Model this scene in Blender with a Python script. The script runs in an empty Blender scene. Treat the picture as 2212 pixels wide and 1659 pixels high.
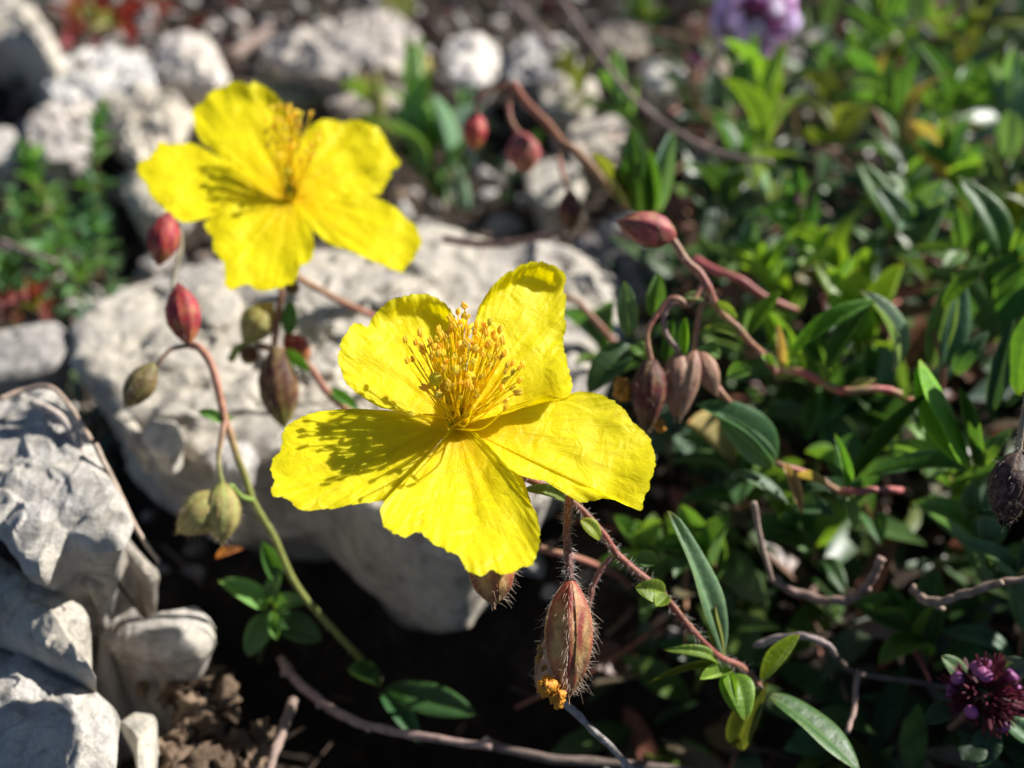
import bpy, math, random
from mathutils import Vector, Matrix, noise
V = Vector
S = 0.01                      # everything below is written in centimetres; S turns it into metres

# ------------------------------------------------------------------ camera, light, exposure
scene = bpy.context.scene
H, PITCH, HALF = 10.0, math.radians(35), math.radians(25)
cam_data = bpy.data.cameras.new('camera')
cam = bpy.data.objects.new('camera', cam_data)
scene.collection.objects.link(cam)
cam.location = (0, 0, H * S)
cam.rotation_euler = (math.pi / 2 - PITCH, 0, 0)
cam_data.sensor_width = 36
cam_data.lens = 18 / math.tan(HALF)
cam_data.clip_start = 0.005
cam_data.clip_end = 60
cam_data.dof.use_dof = True
cam_data.dof.focus_distance = 8.35 * S
cam_data.dof.aperture_fstop = 23
cam_data.dof.aperture_blades = 0
scene.camera = cam

SUN = V((0.77, 0.305, 0.556)).normalized()      # towards the sun
world = bpy.data.worlds.new('World')
scene.world = world
world.use_nodes = True
nt = world.node_tree
sky = nt.nodes.new('ShaderNodeTexSky')
sky.sky_type = 'NISHITA'
sky.sun_disc = False
sky.sun_elevation = math.asin(SUN.z)
sky.sun_rotation = math.atan2(SUN.x, SUN.y)
sky.altitude = 2200
sky.air_density = 0.85
sky.dust_density = 0.4
sky.ozone_density = 1.5
bg = nt.nodes['Background']
bg.inputs['Strength'].default_value = 0.055
nt.links.new(sky.outputs[0], bg.inputs['Color'])
sun_data = bpy.data.lights.new('sun', 'SUN')
sun_data.energy = 5.0
sun_data.angle = math.radians(0.53)
sun_data.color = (1.0, 0.97, 0.925)
sun = bpy.data.objects.new('sun', sun_data)
scene.collection.objects.link(sun)
sun.location = (0.5, 0.5, 1)
sun.rotation_euler = SUN.to_track_quat('Z', 'Y').to_euler()
scene.view_settings.view_transform = 'Standard'
scene.view_settings.look = 'None'
scene.view_settings.gamma = 1.0
scene.view_settings.use_curve_mapping = False
scene.view_settings.exposure = 0.95
scene.render.engine = 'CYCLES'
scene.cycles.use_denoising = True
scene.cycles.max_bounces = 8
scene.cycles.transparent_max_bounces = 8
scene.cycles.sample_clamp_indirect = 6
random.seed(7)
rnd = random.Random(11)

# ------------------------------------------------------------------ geometry of the view: photograph -> place
CAM = V((0, 0, H))
RT, UP, FW = V((1, 0, 0)), V((0, math.sin(PITCH), math.cos(PITCH))), V((0, math.cos(PITCH), -math.sin(PITCH)))
K = 2 * math.tan(HALF) / 2212.0

def D(px, py, d):
    """point at depth d (cm)"""
    return CAM + FW * d + RT * ((px - 1106) * K * d) + UP * ((829.5 - py) * K * d)

def depth_at(py, z):
    return (H - z) / (math.sin(PITCH) - (829.5 - py) * K * math.cos(PITCH))

def G(px, py, z):
    """point on the level z (cm above the ground)"""
    return D(px, py, depth_at(py, z))

def cmpx(d):
    return K * d

def Z1(x, y): return (549.9 + x * .43555, 534.1 + y * .43555)
def Z2(x, y): return (267.1 + x * .30540, 157.1 + y * .30540)
def Z3(x, y): return (981.9 + x * .33144, 1021.2 + y * .33144)
def Z4(x, y): return (235.7 + x * .44505, 439.9 + y * .44505)
def Z5(x, y): return (1256.8 + x * .33155, 392.8 + y * .33155)
def Z6(x, y): return (738.4 + x * .3338, y * .3338)
def Z7(x, y): return (1476.7 + x * .3333, 553.0 + y * .3333)
def Z8(x, y): return (1476.7 + x * .3333, 1106.0 + y * .3333)
def ZR(x, y): return (1106 + x * .5, y * .5)

# ------------------------------------------------------------------ object helpers
COL = scene.collection

def thing(name, label, cat, loc, group=None):
    o = bpy.data.objects.new(name, None)
    COL.objects.link(o)
    o.empty_display_size = 0.005
    o.location = V(loc) * S
    o['label'] = label
    o['category'] = cat
    if group: o['group'] = group
    ORG[o.name] = V(loc)
    return o
ORG = {}

def org(o):
    while o is not None:
        if o.name in ORG: return ORG[o.name]
        o = o.parent
    return V((0, 0, 0))

def tag(o, label, cat, group=None):
    o['label'] = label
    o['category'] = cat
    if group: o['group'] = group
    return o

class MB:
    def __init__(self):
        self.v, self.f, self.c, self.uv = [], [], [], []
    def add(self, p, c=(1, 1, 1), uv=(0, 0)):
        self.v.append(V(p)); self.c.append(c); self.uv.append(uv)
        return len(self.v) - 1
    def grid(self, rows, closed=False):
        """rows: list of lists of vertex ids"""
        for a, b in zip(rows[:-1], rows[1:]):
            n = len(a)
            for i in range(n if closed else n - 1):
                j = (i + 1) % n
                q = [a[i], a[j], b[j], b[i]]
                q2 = []
                for k in q:
                    if k not in q2: q2.append(k)
                if len(q2) > 2: self.f.append(q2)
    def mesh(self, name, org_=V((0, 0, 0)), mat=None, smooth=True):
        me = bpy.data.meshes.new(name)
        me.from_pydata([(p - org_) * S for p in self.v], [], self.f)
        ca = me.color_attributes.new('Col', 'FLOAT_COLOR', 'POINT')
        flat = []
        for c in self.c: flat += [c[0], c[1], c[2], 1.0]
        ca.data.foreach_set('color', flat)
        ul = me.uv_layers.new(name='UVMap')
        li = [0] * len(me.loops)
        me.loops.foreach_get('vertex_index', li)
        fu = []
        for i in li: fu += [self.uv[i][0], self.uv[i][1]]
        ul.data.foreach_set('uv', fu)
        if smooth: me.polygons.foreach_set('use_smooth', [True] * len(me.polygons))
        if mat: me.materials.append(mat)
        me.update()
        return me
    def build(self, name, mat, parent=None, smooth=True, kind=None):
        o = bpy.data.objects.new(name, self.mesh(name, org(parent) if parent else V((0, 0, 0)), mat, smooth))
        COL.objects.link(o)
        if parent: o.parent = parent
        if kind: o['kind'] = kind
        return o
    def build_thing(self, name, mat, loc, label, cat, group=None, smooth=True):
        loc = V(loc)
        o = bpy.data.objects.new(name, self.mesh(name, loc, mat, smooth))
        COL.objects.link(o)
        o.location = loc * S
        return tag(o, label, cat, group)

def ss(a, b, x):
    t = max(0, min(1, (x - a) / (b - a))); return t * t * (3 - 2 * t)

def mix(a, b, t):
    t = max(0.0, min(1.0, t))
    return tuple(x + (y - x) * t for x, y in zip(a, b))

def smooth_pts(pts, per=6):
    """Catmull-Rom through pts (Vectors)"""
    pts = [V(p) for p in pts]
    if len(pts) < 3:
        return [pts[0].lerp(pts[1], i / per) for i in range(per + 1)]
    out = []
    P = [pts[0] * 2 - pts[1]] + pts + [pts[-1] * 2 - pts[-2]]
    for i in range(1, len(P) - 2):
        a, b, c, d = P[i - 1], P[i], P[i + 1], P[i + 2]
        for k in range(per):
            t = k / per
            out.append(0.5 * ((2 * b) + (c - a) * t + (2 * a - 5 * b + 4 * c - d) * t * t + (3 * b - a - 3 * c + d) * t ** 3))
    out.append(pts[-1])
    return out

def frames(pts):
    n = len(pts)
    T = []
    for i in range(n):
        t = pts[min(i + 1, n - 1)] - pts[max(i - 1, 0)]
        T.append(t.normalized() if t.length > 1e-9 else V((0, 0, 1)))
    a = V((0, 0, 1)) if abs(T[0].z) < .9 else V((1, 0, 0))
    N = (a - T[0] * a.dot(T[0])).normalized()
    out = []
    for t in T:
        N = N - t * N.dot(t)
        N = N.normalized() if N.length > 1e-6 else t.orthogonal().normalized()
        out.append((t, N, t.cross(N)))
    return out

def tube(mb, pts, rad, col, sides=8, cap=True, knob=0.0, seed=0):
    """rad: number or function of u; col: colour or function(u, phi)"""
    n = len(pts)
    fr = frames(pts)
    rows = []
    for i, p in enumerate(pts):
        u = i / (n - 1)
        r = rad(u) if callable(rad) else rad
        row = []
        for k in range(sides):
            a = 2 * math.pi * k / sides
            rr = r
            if knob:
                rr *= 1 + knob * noise.noise(V((u * n * .35 + seed, math.cos(a) * .8, math.sin(a) * .8)))
            c = col(u, a) if callable(col) else col
            row.append(mb.add(p + (fr[i][1] * math.cos(a) + fr[i][2] * math.sin(a)) * rr, c, (u, k / sides)))
        rows.append(row)
    mb.grid(rows, True)
    if cap:
        for row, s in ((rows[0], 0), (rows[-1], -1)):
            c = mb.add(pts[s], mb.c[row[0]], mb.uv[row[0]])
            for k in range(sides):
                mb.f.append([row[k], row[(k + 1) % sides], c] if s else [row[(k + 1) % sides], row[k], c])

def hair(mb, p, d, L, r, col, bend=V((0, 0, 0))):
    d = d.normalized()
    a = d.orthogonal().normalized(); b = d.cross(a)
    rows = []
    for i, (u, rr) in enumerate(((0, 1), (.5, .8), (1, .35))):
        q = p + d * (L * u) + bend * (u * u * L)
        rows.append([mb.add(q + (a * math.cos(k * 2.0944) + b * math.sin(k * 2.0944)) * r * rr, col) for k in range(3)])
    mb.grid(rows, True)

# ------------------------------------------------------------------ materials
def new_mat(name):
    m = bpy.data.materials.new(name)
    m.use_nodes = True
    nt = m.node_tree
    for n in list(nt.nodes): nt.nodes.remove(n)
    out = nt.nodes.new('ShaderNodeOutputMaterial')
    return m, nt, out

class NT:
    def __init__(self, nt): self.nt = nt
    def n(self, t, **kw):
        x = self.nt.nodes.new(t)
        for k, v in kw.items(): setattr(x, k, v)
        return x
    def l(self, a, b): self.nt.links.new(a, b)
    def pos(self, scale):
        g = self.n('ShaderNodeNewGeometry')
        m = self.n('ShaderNodeVectorMath', operation='SCALE')
        self.l(g.outputs['Position'], m.inputs[0]); m.inputs['Scale'].default_value = scale / S
        return m.outputs[0]
    def noise(self, vec, scale=1, detail=4, rough=.55, dist=0.0):
        x = self.n('ShaderNodeTexNoise')
        self.l(vec, x.inputs['Vector'])
        x.inputs['Scale'].default_value = scale; x.inputs['Detail'].default_value = detail
        x.inputs['Roughness'].default_value = rough; x.inputs['Distortion'].default_value = dist
        return x.outputs['Fac']
    def ramp(self, fac, stops):
        r = self.n('ShaderNodeValToRGB')
        el = r.color_ramp.elements
        while len(el) < len(stops): el.new(0.5)
        for e, (p, c) in zip(el, stops):
            e.position = p; e.color = (*c, 1) if len(c) == 3 else c
        self.l(fac, r.inputs[0])
        return r.outputs['Color']
    def mixc(self, fac, a, b, mode='MIX'):
        m = self.n('ShaderNodeMix', data_type='RGBA', blend_type=mode)
        for sock, val in ((m.inputs[0], fac), (m.inputs[6], a), (m.inputs[7], b)):
            if hasattr(val, 'is_linked') or hasattr(val, 'links'): self.l(val, sock)
            elif isinstance(val, (int, float)): sock.default_value = val
            else: sock.default_value = (*val, 1)
        return m.outputs[2]
    def bump(self, h, dist, strength=1.0, normal=None):
        b = self.n('ShaderNodeBump')
        b.inputs['Distance'].default_value = dist * S; b.inputs['Strength'].default_value = strength
        self.l(h, b.inputs['Height'])
        if normal: self.l(normal, b.inputs['Normal'])
        return b.outputs[0]
    def attr(self, name='Col'):
        a = self.n('ShaderNodeAttribute', attribute_name=name)
        return a.outputs['Color']
    def principled(self, col, rough=.6, spec=.3, normal=None):
        p = self.n('ShaderNodeBsdfPrincipled')
        if hasattr(col, 'links'): self.l(col, p.inputs['Base Color'])
        else: p.inputs['Base Color'].default_value = (*col, 1)
        if hasattr(rough, 'links'): self.l(rough, p.inputs['Roughness'])
        else: p.inputs['Roughness'].default_value = rough
        p.inputs['Specular IOR Level'].default_value = spec
        if normal: self.l(normal, p.inputs['Normal'])
        return p
    def thin(self, out, col, tcol, frac, rough, spec, normal=None):
        p = self.principled(col, rough, spec, normal)
        t = self.n('ShaderNodeBsdfTranslucent')
        if hasattr(tcol, 'links'): self.l(tcol, t.inputs['Color'])
        else: t.inputs['Color'].default_value = (*tcol, 1)
        if normal: self.l(normal, t.inputs['Normal'])
        m = self.n('ShaderNodeMixShader'); m.inputs[0].default_value = frac
        self.l(p.outputs[0], m.inputs[1]); self.l(t.outputs[0], m.inputs[2])
        self.l(m.outputs[0], out.inputs['Surface'])

def mat_petal():
    m, nt, out = new_mat('yellow_petal'); N = NT(nt)
    uv = N.n('ShaderNodeUVMap')
    mp = N.n('ShaderNodeMapping'); N.l(uv.outputs[0], mp.inputs[0])
    mp.inputs['Scale'].default_value = (2.0, 34.0, 1)
    veins = N.noise(mp.outputs[0], 1.6, 5, .6, .35)
    fine = N.noise(N.pos(1), 26, 4, .6)
    crumple = N.noise(N.pos(1), 5.5, 3, .5, 1.2)
    sep = N.n('ShaderNodeSeparateXYZ'); N.l(uv.outputs[0], sep.inputs[0])
    radial = N.ramp(sep.outputs[0], [(0.0, (.74, .42, .0)), (.22, (.86, .62, .001)), (.55, (.87, .74, .005)), (1, (.84, .73, .008))])
    spots = N.ramp(veins, [(.30, (.74, .64, .5)), (.45, (1, 1, 1)), (1, (1, 1, 1))])
    blot = N.ramp(N.noise(N.pos(1), 3.2, 5, .65, .8), [(.3, (.90, .84, .7)), (.5, (1, 1, 1)), (.75, (1.05, 1.05, 1.0))])
    col = N.mixc(.75, radial, spots, 'MULTIPLY')
    col = N.mixc(.8, col, blot, 'MULTIPLY')
    b1 = N.bump(veins, .012, .55)
    b2 = N.bump(fine, .006, .35, b1)
    b3 = N.bump(crumple, .05, .42, b2)
    N.thin(out, col, (.90, .74, .001), .36, .5, .2, b3)
    p = [n for n in nt.nodes if n.type == 'BSDF_PRINCIPLED'][0]
    p.subsurface_method = 'BURLEY'
    p.inputs['Subsurface Weight'].default_value = .75
    p.inputs['Subsurface Radius'].default_value = (1.0, .85, .2)
    p.inputs['Subsurface Scale'].default_value = .11 * S
    return m

def mat_col(name, rough=.6, spec=.3, bump_scale=30, bump_d=.006, trans=0.0, mottle=.5):
    """colour from the mesh's own Col attribute, mottled"""
    m, nt, out = new_mat(name); N = NT(nt)
    f = N.noise(N.pos(1), bump_scale, 4, .6)
    g = N.noise(N.pos(1), bump_scale * .35, 3, .6)
    shade = N.ramp(g, [(.3, (.55, .52, .5)), (.5, (1, 1, 1)), (.75, (1.25, 1.2, 1.15))])
    col = N.mixc(mottle, N.attr(), shade, 'MULTIPLY')
    b = N.bump(f, bump_d, .6)
    if trans: N.thin(out, col, col, trans, rough, spec, b)
    else: N.l(N.principled(col, rough, spec, b).outputs[0], out.inputs['Surface'])
    return m

def mat_leaf():
    m, nt, out = new_mat('rock_rose_leaf'); N = NT(nt)
    oi = N.n('ShaderNodeObjectInfo')
    uv = N.n('ShaderNodeUVMap')
    sep = N.n('ShaderNodeSeparateXYZ'); N.l(uv.outputs[0], sep.inputs[0])
    d = N.n('ShaderNodeMath', operation='SUBTRACT'); N.l(sep.outputs[1], d.inputs[0]); d.inputs[1].default_value = .5
    ab = N.n('ShaderNodeMath', operation='ABSOLUTE'); N.l(d.outputs[0], ab.inputs[0])
    side = N.ramp(ab.outputs[0], [(0, (2.0, 1.9, 1.6)), (.035, (1.6, 1.55, 1.45)), (.07, (1.1, 1.1, 1.1)), (.40, (1.35, 1.35, 1.35)), (.455, (1.8, 1.7, 1.5)), (.5, (2.6, 2.3, 1.8))])
    tip = N.ramp(sep.outputs[0], [(0, (1.5, 1.0, .8)), (.12, (1, 1, 1)), (.93, (1, 1, 1)), (1, (1.6, 1.0, .7))])
    blot = N.ramp(N.noise(N.pos(1), 9, 4, .6), [(.3, (.75, .8, .7)), (.5, (1, 1, 1)), (.72, (1.25, 1.15, .95))])
    c = N.mixc(1, oi.outputs['Color'], side, 'MULTIPLY')
    c = N.mixc(1, c, tip, 'MULTIPLY')
    c = N.mixc(.8, c, blot, 'MULTIPLY')
    geo = N.n('ShaderNodeNewGeometry')
    under = N.mixc(1, c, (1.5, 1.45, 1.5), 'MULTIPLY')
    c2 = N.mixc(geo.outputs['Backfacing'], c, under)
    mp = N.n('ShaderNodeMapping'); N.l(uv.outputs[0], mp.inputs[0]); mp.inputs['Scale'].default_value = (14, 3, 1)
    mp.inputs['Rotation'].default_value = (0, 0, .5)
    vein = N.noise(mp.outputs[0], 1.2, 3, .5)
    b1 = N.bump(vein, .02, .5)
    b2 = N.bump(N.noise(N.pos(1), 55, 3, .6), .004, .5, b1)
    tc = N.mixc(1, c, (1.6, 1.6, .55), 'MULTIPLY')
    ro = N.n('ShaderNodeMapRange'); N.l(N.noise(N.pos(1), 18, 3, .6), ro.inputs[0])
    ro.inputs[3].default_value = .32; ro.inputs[4].default_value = .62
    N.thin(out, c2, tc, .34, ro.outputs[0], .36, b2)
    return m

def mat_rock():
    m, nt, out = new_mat('limestone'); N = NT(nt)
    p = N.pos(1)
    big = N.noise(p, .75, 5, .6, .4)
    mid = N.noise(p, 3.0, 9, .7, .5)
    fine = N.noise(p, 16, 5, .7)
    mp = N.n('ShaderNodeMapping'); N.l(p, mp.inputs[0]); mp.inputs['Rotation'].default_value = (.3, .4, .9); mp.inputs['Scale'].default_value = (5, .8, 1.5)
    streak = N.noise(mp.outputs[0], 1.6, 5, .65, .5)
    base = N.ramp(big, [(.30, (.40, .37, .345)), (.45, (.50, .47, .43)), (.58, (.56, .515, .44)), (.72, (.47, .455, .445))])
    dirt = N.ramp(mid, [(.30, (.28, .27, .26)), (.42, (.62, .61, .60)), (.50, (.97, .97, .97)), (.8, (1.08, 1.06, 1.03))])
    st = N.ramp(streak, [(.30, (.62, .58, .54)), (.48, (1, 1, 1)), (.8, (1.05, 1.04, 1.02))])
    fl = N.ramp(fine, [(.28, (.55, .53, .5)), (.42, (1, 1, 1)), (1, (1.05, 1.05, 1.05))])
    oi = N.n('ShaderNodeObjectInfo')
    c = N.mixc(.72, base, dirt, 'MULTIPLY')
    c = N.mixc(.55, c, st, 'MULTIPLY')
    c = N.mixc(.6, c, fl, 'MULTIPLY')
    c = N.mixc(1, c, oi.outputs['Color'], 'MULTIPLY')
    b = N.bump(mid, .11, .8)
    b = N.bump(streak, .05, .5, b)
    b = N.bump(fine, .05, .8, b)
    pits = N.noise(p, 38, 4, .7)
    b = N.bump(N.ramp(pits, [(.3, (0, 0, 0)), (.45, (1, 1, 1))]), .02, .6, b)
    N.l(N.principled(c, .85, .2, b).outputs[0], out.inputs['Surface'])
    return m

def mat_soil():
    m, nt, out = new_mat('dark_soil'); N = NT(nt)
    p = N.pos(1)
    a = N.noise(p, 1.1, 6, .7); f = N.noise(p, 9, 5, .7)
    c = N.ramp(a, [(.3, (.018, .014, .011)), (.5, (.045, .034, .026)), (.7, (.085, .065, .05))])
    c = N.mixc(.8, c, N.ramp(f, [(.3, (.5, .5, .5)), (.6, (1.1, 1.1, 1.1)), (.8, (1.8, 1.6, 1.4))]), 'MULTIPLY')
    b = N.bump(f, .10, .9); b = N.bump(a, .3, .5, b)
    N.l(N.principled(c, .95, .1, b).outputs[0], out.inputs['Surface'])
    return m

M_PETAL, M_LEAF, M_ROCK, M_SOIL = mat_petal(), mat_leaf(), mat_rock(), mat_soil()
M_STEM = mat_col('stem_skin', .55, .35, 34, .008)
M_POD = mat_col('seed_pod_skin', .55, .28, 22, .016, .15, .8)
M_STAMEN = mat_col('stamen', .5, .2, 60, .003, .6, .12)
M_HAIR = mat_col('plant_hair', .4, .5, 60, .0, .3, .2)
M_TWIG = mat_col('dead_wood', .8, .2, 22, .012, 0, .9)
M_FLORET = mat_col('thyme_floret', .5, .3, 40, .004, .3, .5)
M_CLOD = mat_col('dry_clod', .95, .1, 12, .05, 0, .9)
M_UNDER = mat_col('undergrowth_leaf', .4, .4, 14, .01, .28, .8)

# ------------------------------------------------------------------ leaves
def leaf_mesh(name, seed, nu=14, nv=8, curl=.12, fold=.10, roll=.10, shape=.9, wave=.02):
    r = random.Random(seed)
    mb = MB(); rows = []
    for i in range(nu + 1):
        u = i / nu
        w = 0.5 * (math.sin(math.pi * u ** shape) ** .62 if 0 < u < 1 else 0)
        w = max(w, .055 * (1 - u) if u < .15 else .012)
        row = []
        for j in range(nv + 1):
            t = j / nv; a = 2 * t - 1
            y = a * w
            z = fold * abs(a) ** 1.2 * w * 1.6 - roll * max(0, abs(a) - .7) ** 2 * 6 * w
            z += -curl * (u - .35) ** 2 * 2.0 + wave * math.sin(u * 9 + seed + a * 1.5) * abs(a) * .6
            if abs(a) < .05: z -= .012
            row.append(mb.add((u, y, z), (1, 1, 1), (u, t)))
        rows.append(row)
    mb.grid(rows)
    mb.f = [f[::-1] for f in mb.f]
    mb.v = [p / S for p in mb.v]      # unit leaf: scaled by its object's matrix
    return mb.mesh(name, V((0, 0, 0)), M_LEAF)

LEAF = [leaf_mesh('leaf', k, curl=c, fold=f, roll=rl, shape=sh) for k, (c, f, rl, sh) in enumerate(
    [(.10, .10, .16, .9), (.28, .22, .12, .95), (-.15, .35, .10, 1.0), (.45, .12, .2, .85), (.05, .45, .08, 1.05)])]
LEAF_LO = [leaf_mesh('small_leaf', 20 + k, 6, 4, curl=.2, fold=.2 + .1 * k, roll=.1) for k in range(3)]

def leaf_matrix(base, tip, width, nrm, roll=0.0):
    x = tip - base; L = x.length; x = x / L
    z = nrm - x * nrm.dot(x)
    z = z.normalized() if z.length > 1e-4 else x.orthogonal().normalized()
    y = z.cross(x)
    if roll:
        z, y = z * math.cos(roll) + y * math.sin(roll), y * math.cos(roll) - z * math.sin(roll)
    m = Matrix(((x.x * L, y.x * width, z.x * L, base.x), (x.y * L, y.y * width, z.y * L, base.y), (x.z * L, y.z * width, z.z * L, base.z), (0, 0, 0, 1)))
    return m

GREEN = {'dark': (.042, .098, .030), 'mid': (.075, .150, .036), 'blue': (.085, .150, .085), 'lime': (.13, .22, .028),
         'pale': (.115, .165, .095), 'olive': (.09, .11, .025), 'red': (.28, .035, .025), 'tan': (.30, .19, .09), 'pink': (.33, .10, .09)}

def vary(c, a=.18, r=rnd):
    k = 1 + r.uniform(-a, a)
    return tuple(max(0, x * k * (1 + r.uniform(-a, a) * .5)) for x in c)

def leaf(parent, base, tip, width, nrm, col='mid', var=0, roll=0.0, lo=False, name='leaf'):
    me = (LEAF_LO if lo else LEAF)[var % (3 if lo else 5)]
    o = bpy.data.objects.new(name, me)
    COL.objects.link(o)
    o.parent = parent
    m = leaf_matrix(base - org(parent), tip - org(parent), width, nrm, roll)
    o.matrix_basis = Matrix.Scale(S, 4) @ m
    c = GREEN[col] if isinstance(col, str) else col
    o.color = (*vary(c), 1)
    return o

def shoot(base, tip, pairs, L, W, col, label, group='leafy rock rose shoots', name='leafy_shoot', cat='plant', seed=0, stemcol=(.26, .10, .06), bend=None,
          start=.12, spread=62, lo=False, rad=.022, up=V((0, 0, 1))):
    r = random.Random(seed * 77 + 5)
    root = thing(name, label, cat, base, group)
    axis = tip - base
    mid = base.lerp(tip, .5) + (bend if bend else V((r.uniform(-.1, .1), r.uniform(-.1, .1), r.uniform(.0, .16))) * axis.length)
    pts = smooth_pts([base, mid, tip], 8)
    mb = MB()
    tube(mb, pts, lambda u: rad * (1 - .45 * u), lambda u, a: mix(stemcol, (.22, .20, .05), u * .8), 6, knob=.25, seed=seed)
    mb.build('stem', M_STEM, root)
    fr = frames(pts)
    ph = r.uniform(0, 6.28)
    for i in range(pairs):
        u = start + (1 - start) * (i / max(1, pairs - 1)) if pairs > 1 else 1
        k = min(len(pts) - 1, int(u * (len(pts) - 1)))
        p = pts[k]; t, n, b = fr[k]
        ang = ph + i * math.pi / 2 + r.uniform(-.25, .25)
        sp = math.radians(spread * (1 - .55 * u) + r.uniform(-10, 10))
        size = (1.0 - .45 * max(0, u - .7) / .3) * r.uniform(.75, 1.12) * (1 if i else .85)
        for s in (0, math.pi):
            side = n * math.cos(ang + s) + b * math.sin(ang + s)
            d = t * math.cos(sp) + side * math.sin(sp) + V((r.uniform(-.1, .1), r.uniform(-.1, .1), r.uniform(-.05, .16)))
            d.normalize()
            cc = GREEN[col] if isinstance(col, str) else col
            if r.random() < .18: cc = mix(cc, GREEN['lime'], .6)
            if r.random() < .025 and not lo: cc = mix(cc, GREEN['tan'], .6)
            leaf(root, p, p + d * L * size, W * size * r.uniform(.85, 1.1), t - d * t.dot(d) * .4 + up * .35, cc, r.randrange(5), r.uniform(-.3, .3), lo)
    return root

# ------------------------------------------------------------------ the ground
MOUND = G(430, 1570, .6)
TA, TB = G(560, 1340, .0), G(1420, 1590, .0)
def trench(x, y):
    ab = V((TB.x - TA.x, TB.y - TA.y)); p = V((x - TA.x, y - TA.y))
    t = max(0, min(1, p.dot(ab) / ab.length_squared))
    return math.exp(-((p - ab * t).length_squared) / 1.5)
def ground_height(x, y):
    z = .35 * noise.fractal(V((x * .12, y * .12, 3.1)), 1.0, 2.0, 4) + .16 * noise.noise(V((x * .7, y * .7, 1))) + .06 * noise.noise(V((x * 2.3, y * 2.3, 4)))
    return z - .15 + .55 * math.exp(-((x - MOUND.x) ** 2 + (y - MOUND.y) ** 2) / 1.6) - 1.9 * trench(x, y)

def build_ground():
    def axis(a, b, step, far):
        v = []; x = a
        while x <= b: v.append(x); x += step
        s = step; lo = [a]; hi = [v[-1]]
        while hi[-1] < far:
            s *= 1.35; hi.append(hi[-1] + s); lo.append(lo[-1] - s)
        return lo[:0:-1] + v + hi[1:]
    X, Y = axis(-14, 18, .3, 2600), axis(2, 44, .3, 2600)
    mb = MB(); rows = []
    for y in Y:
        rows.append([mb.add((x, y, ground_height(x, y))) for x in X])
    mb.grid(rows)
    mb.build('ground', M_SOIL, kind='structure')
build_ground()

# ------------------------------------------------------------------ stones
def resample(pts, n):
    """closed polyline -> n points, slightly rounded"""
    P = pts + [pts[0]]
    L = [0]
    for a, b in zip(P[:-1], P[1:]): L.append(L[-1] + (b - a).length)
    out = []; k = 0
    for i in range(n):
        d = L[-1] * i / n
        while L[k + 1] < d: k += 1
        out.append(P[k].lerp(P[k + 1], (d - L[k]) / max(1e-9, L[k + 1] - L[k])))
    for _ in range(2):
        out = [(out[i - 1] + out[i] * 2 + out[(i + 1) % n]) / 4 for i in range(n)]
    return out

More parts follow.
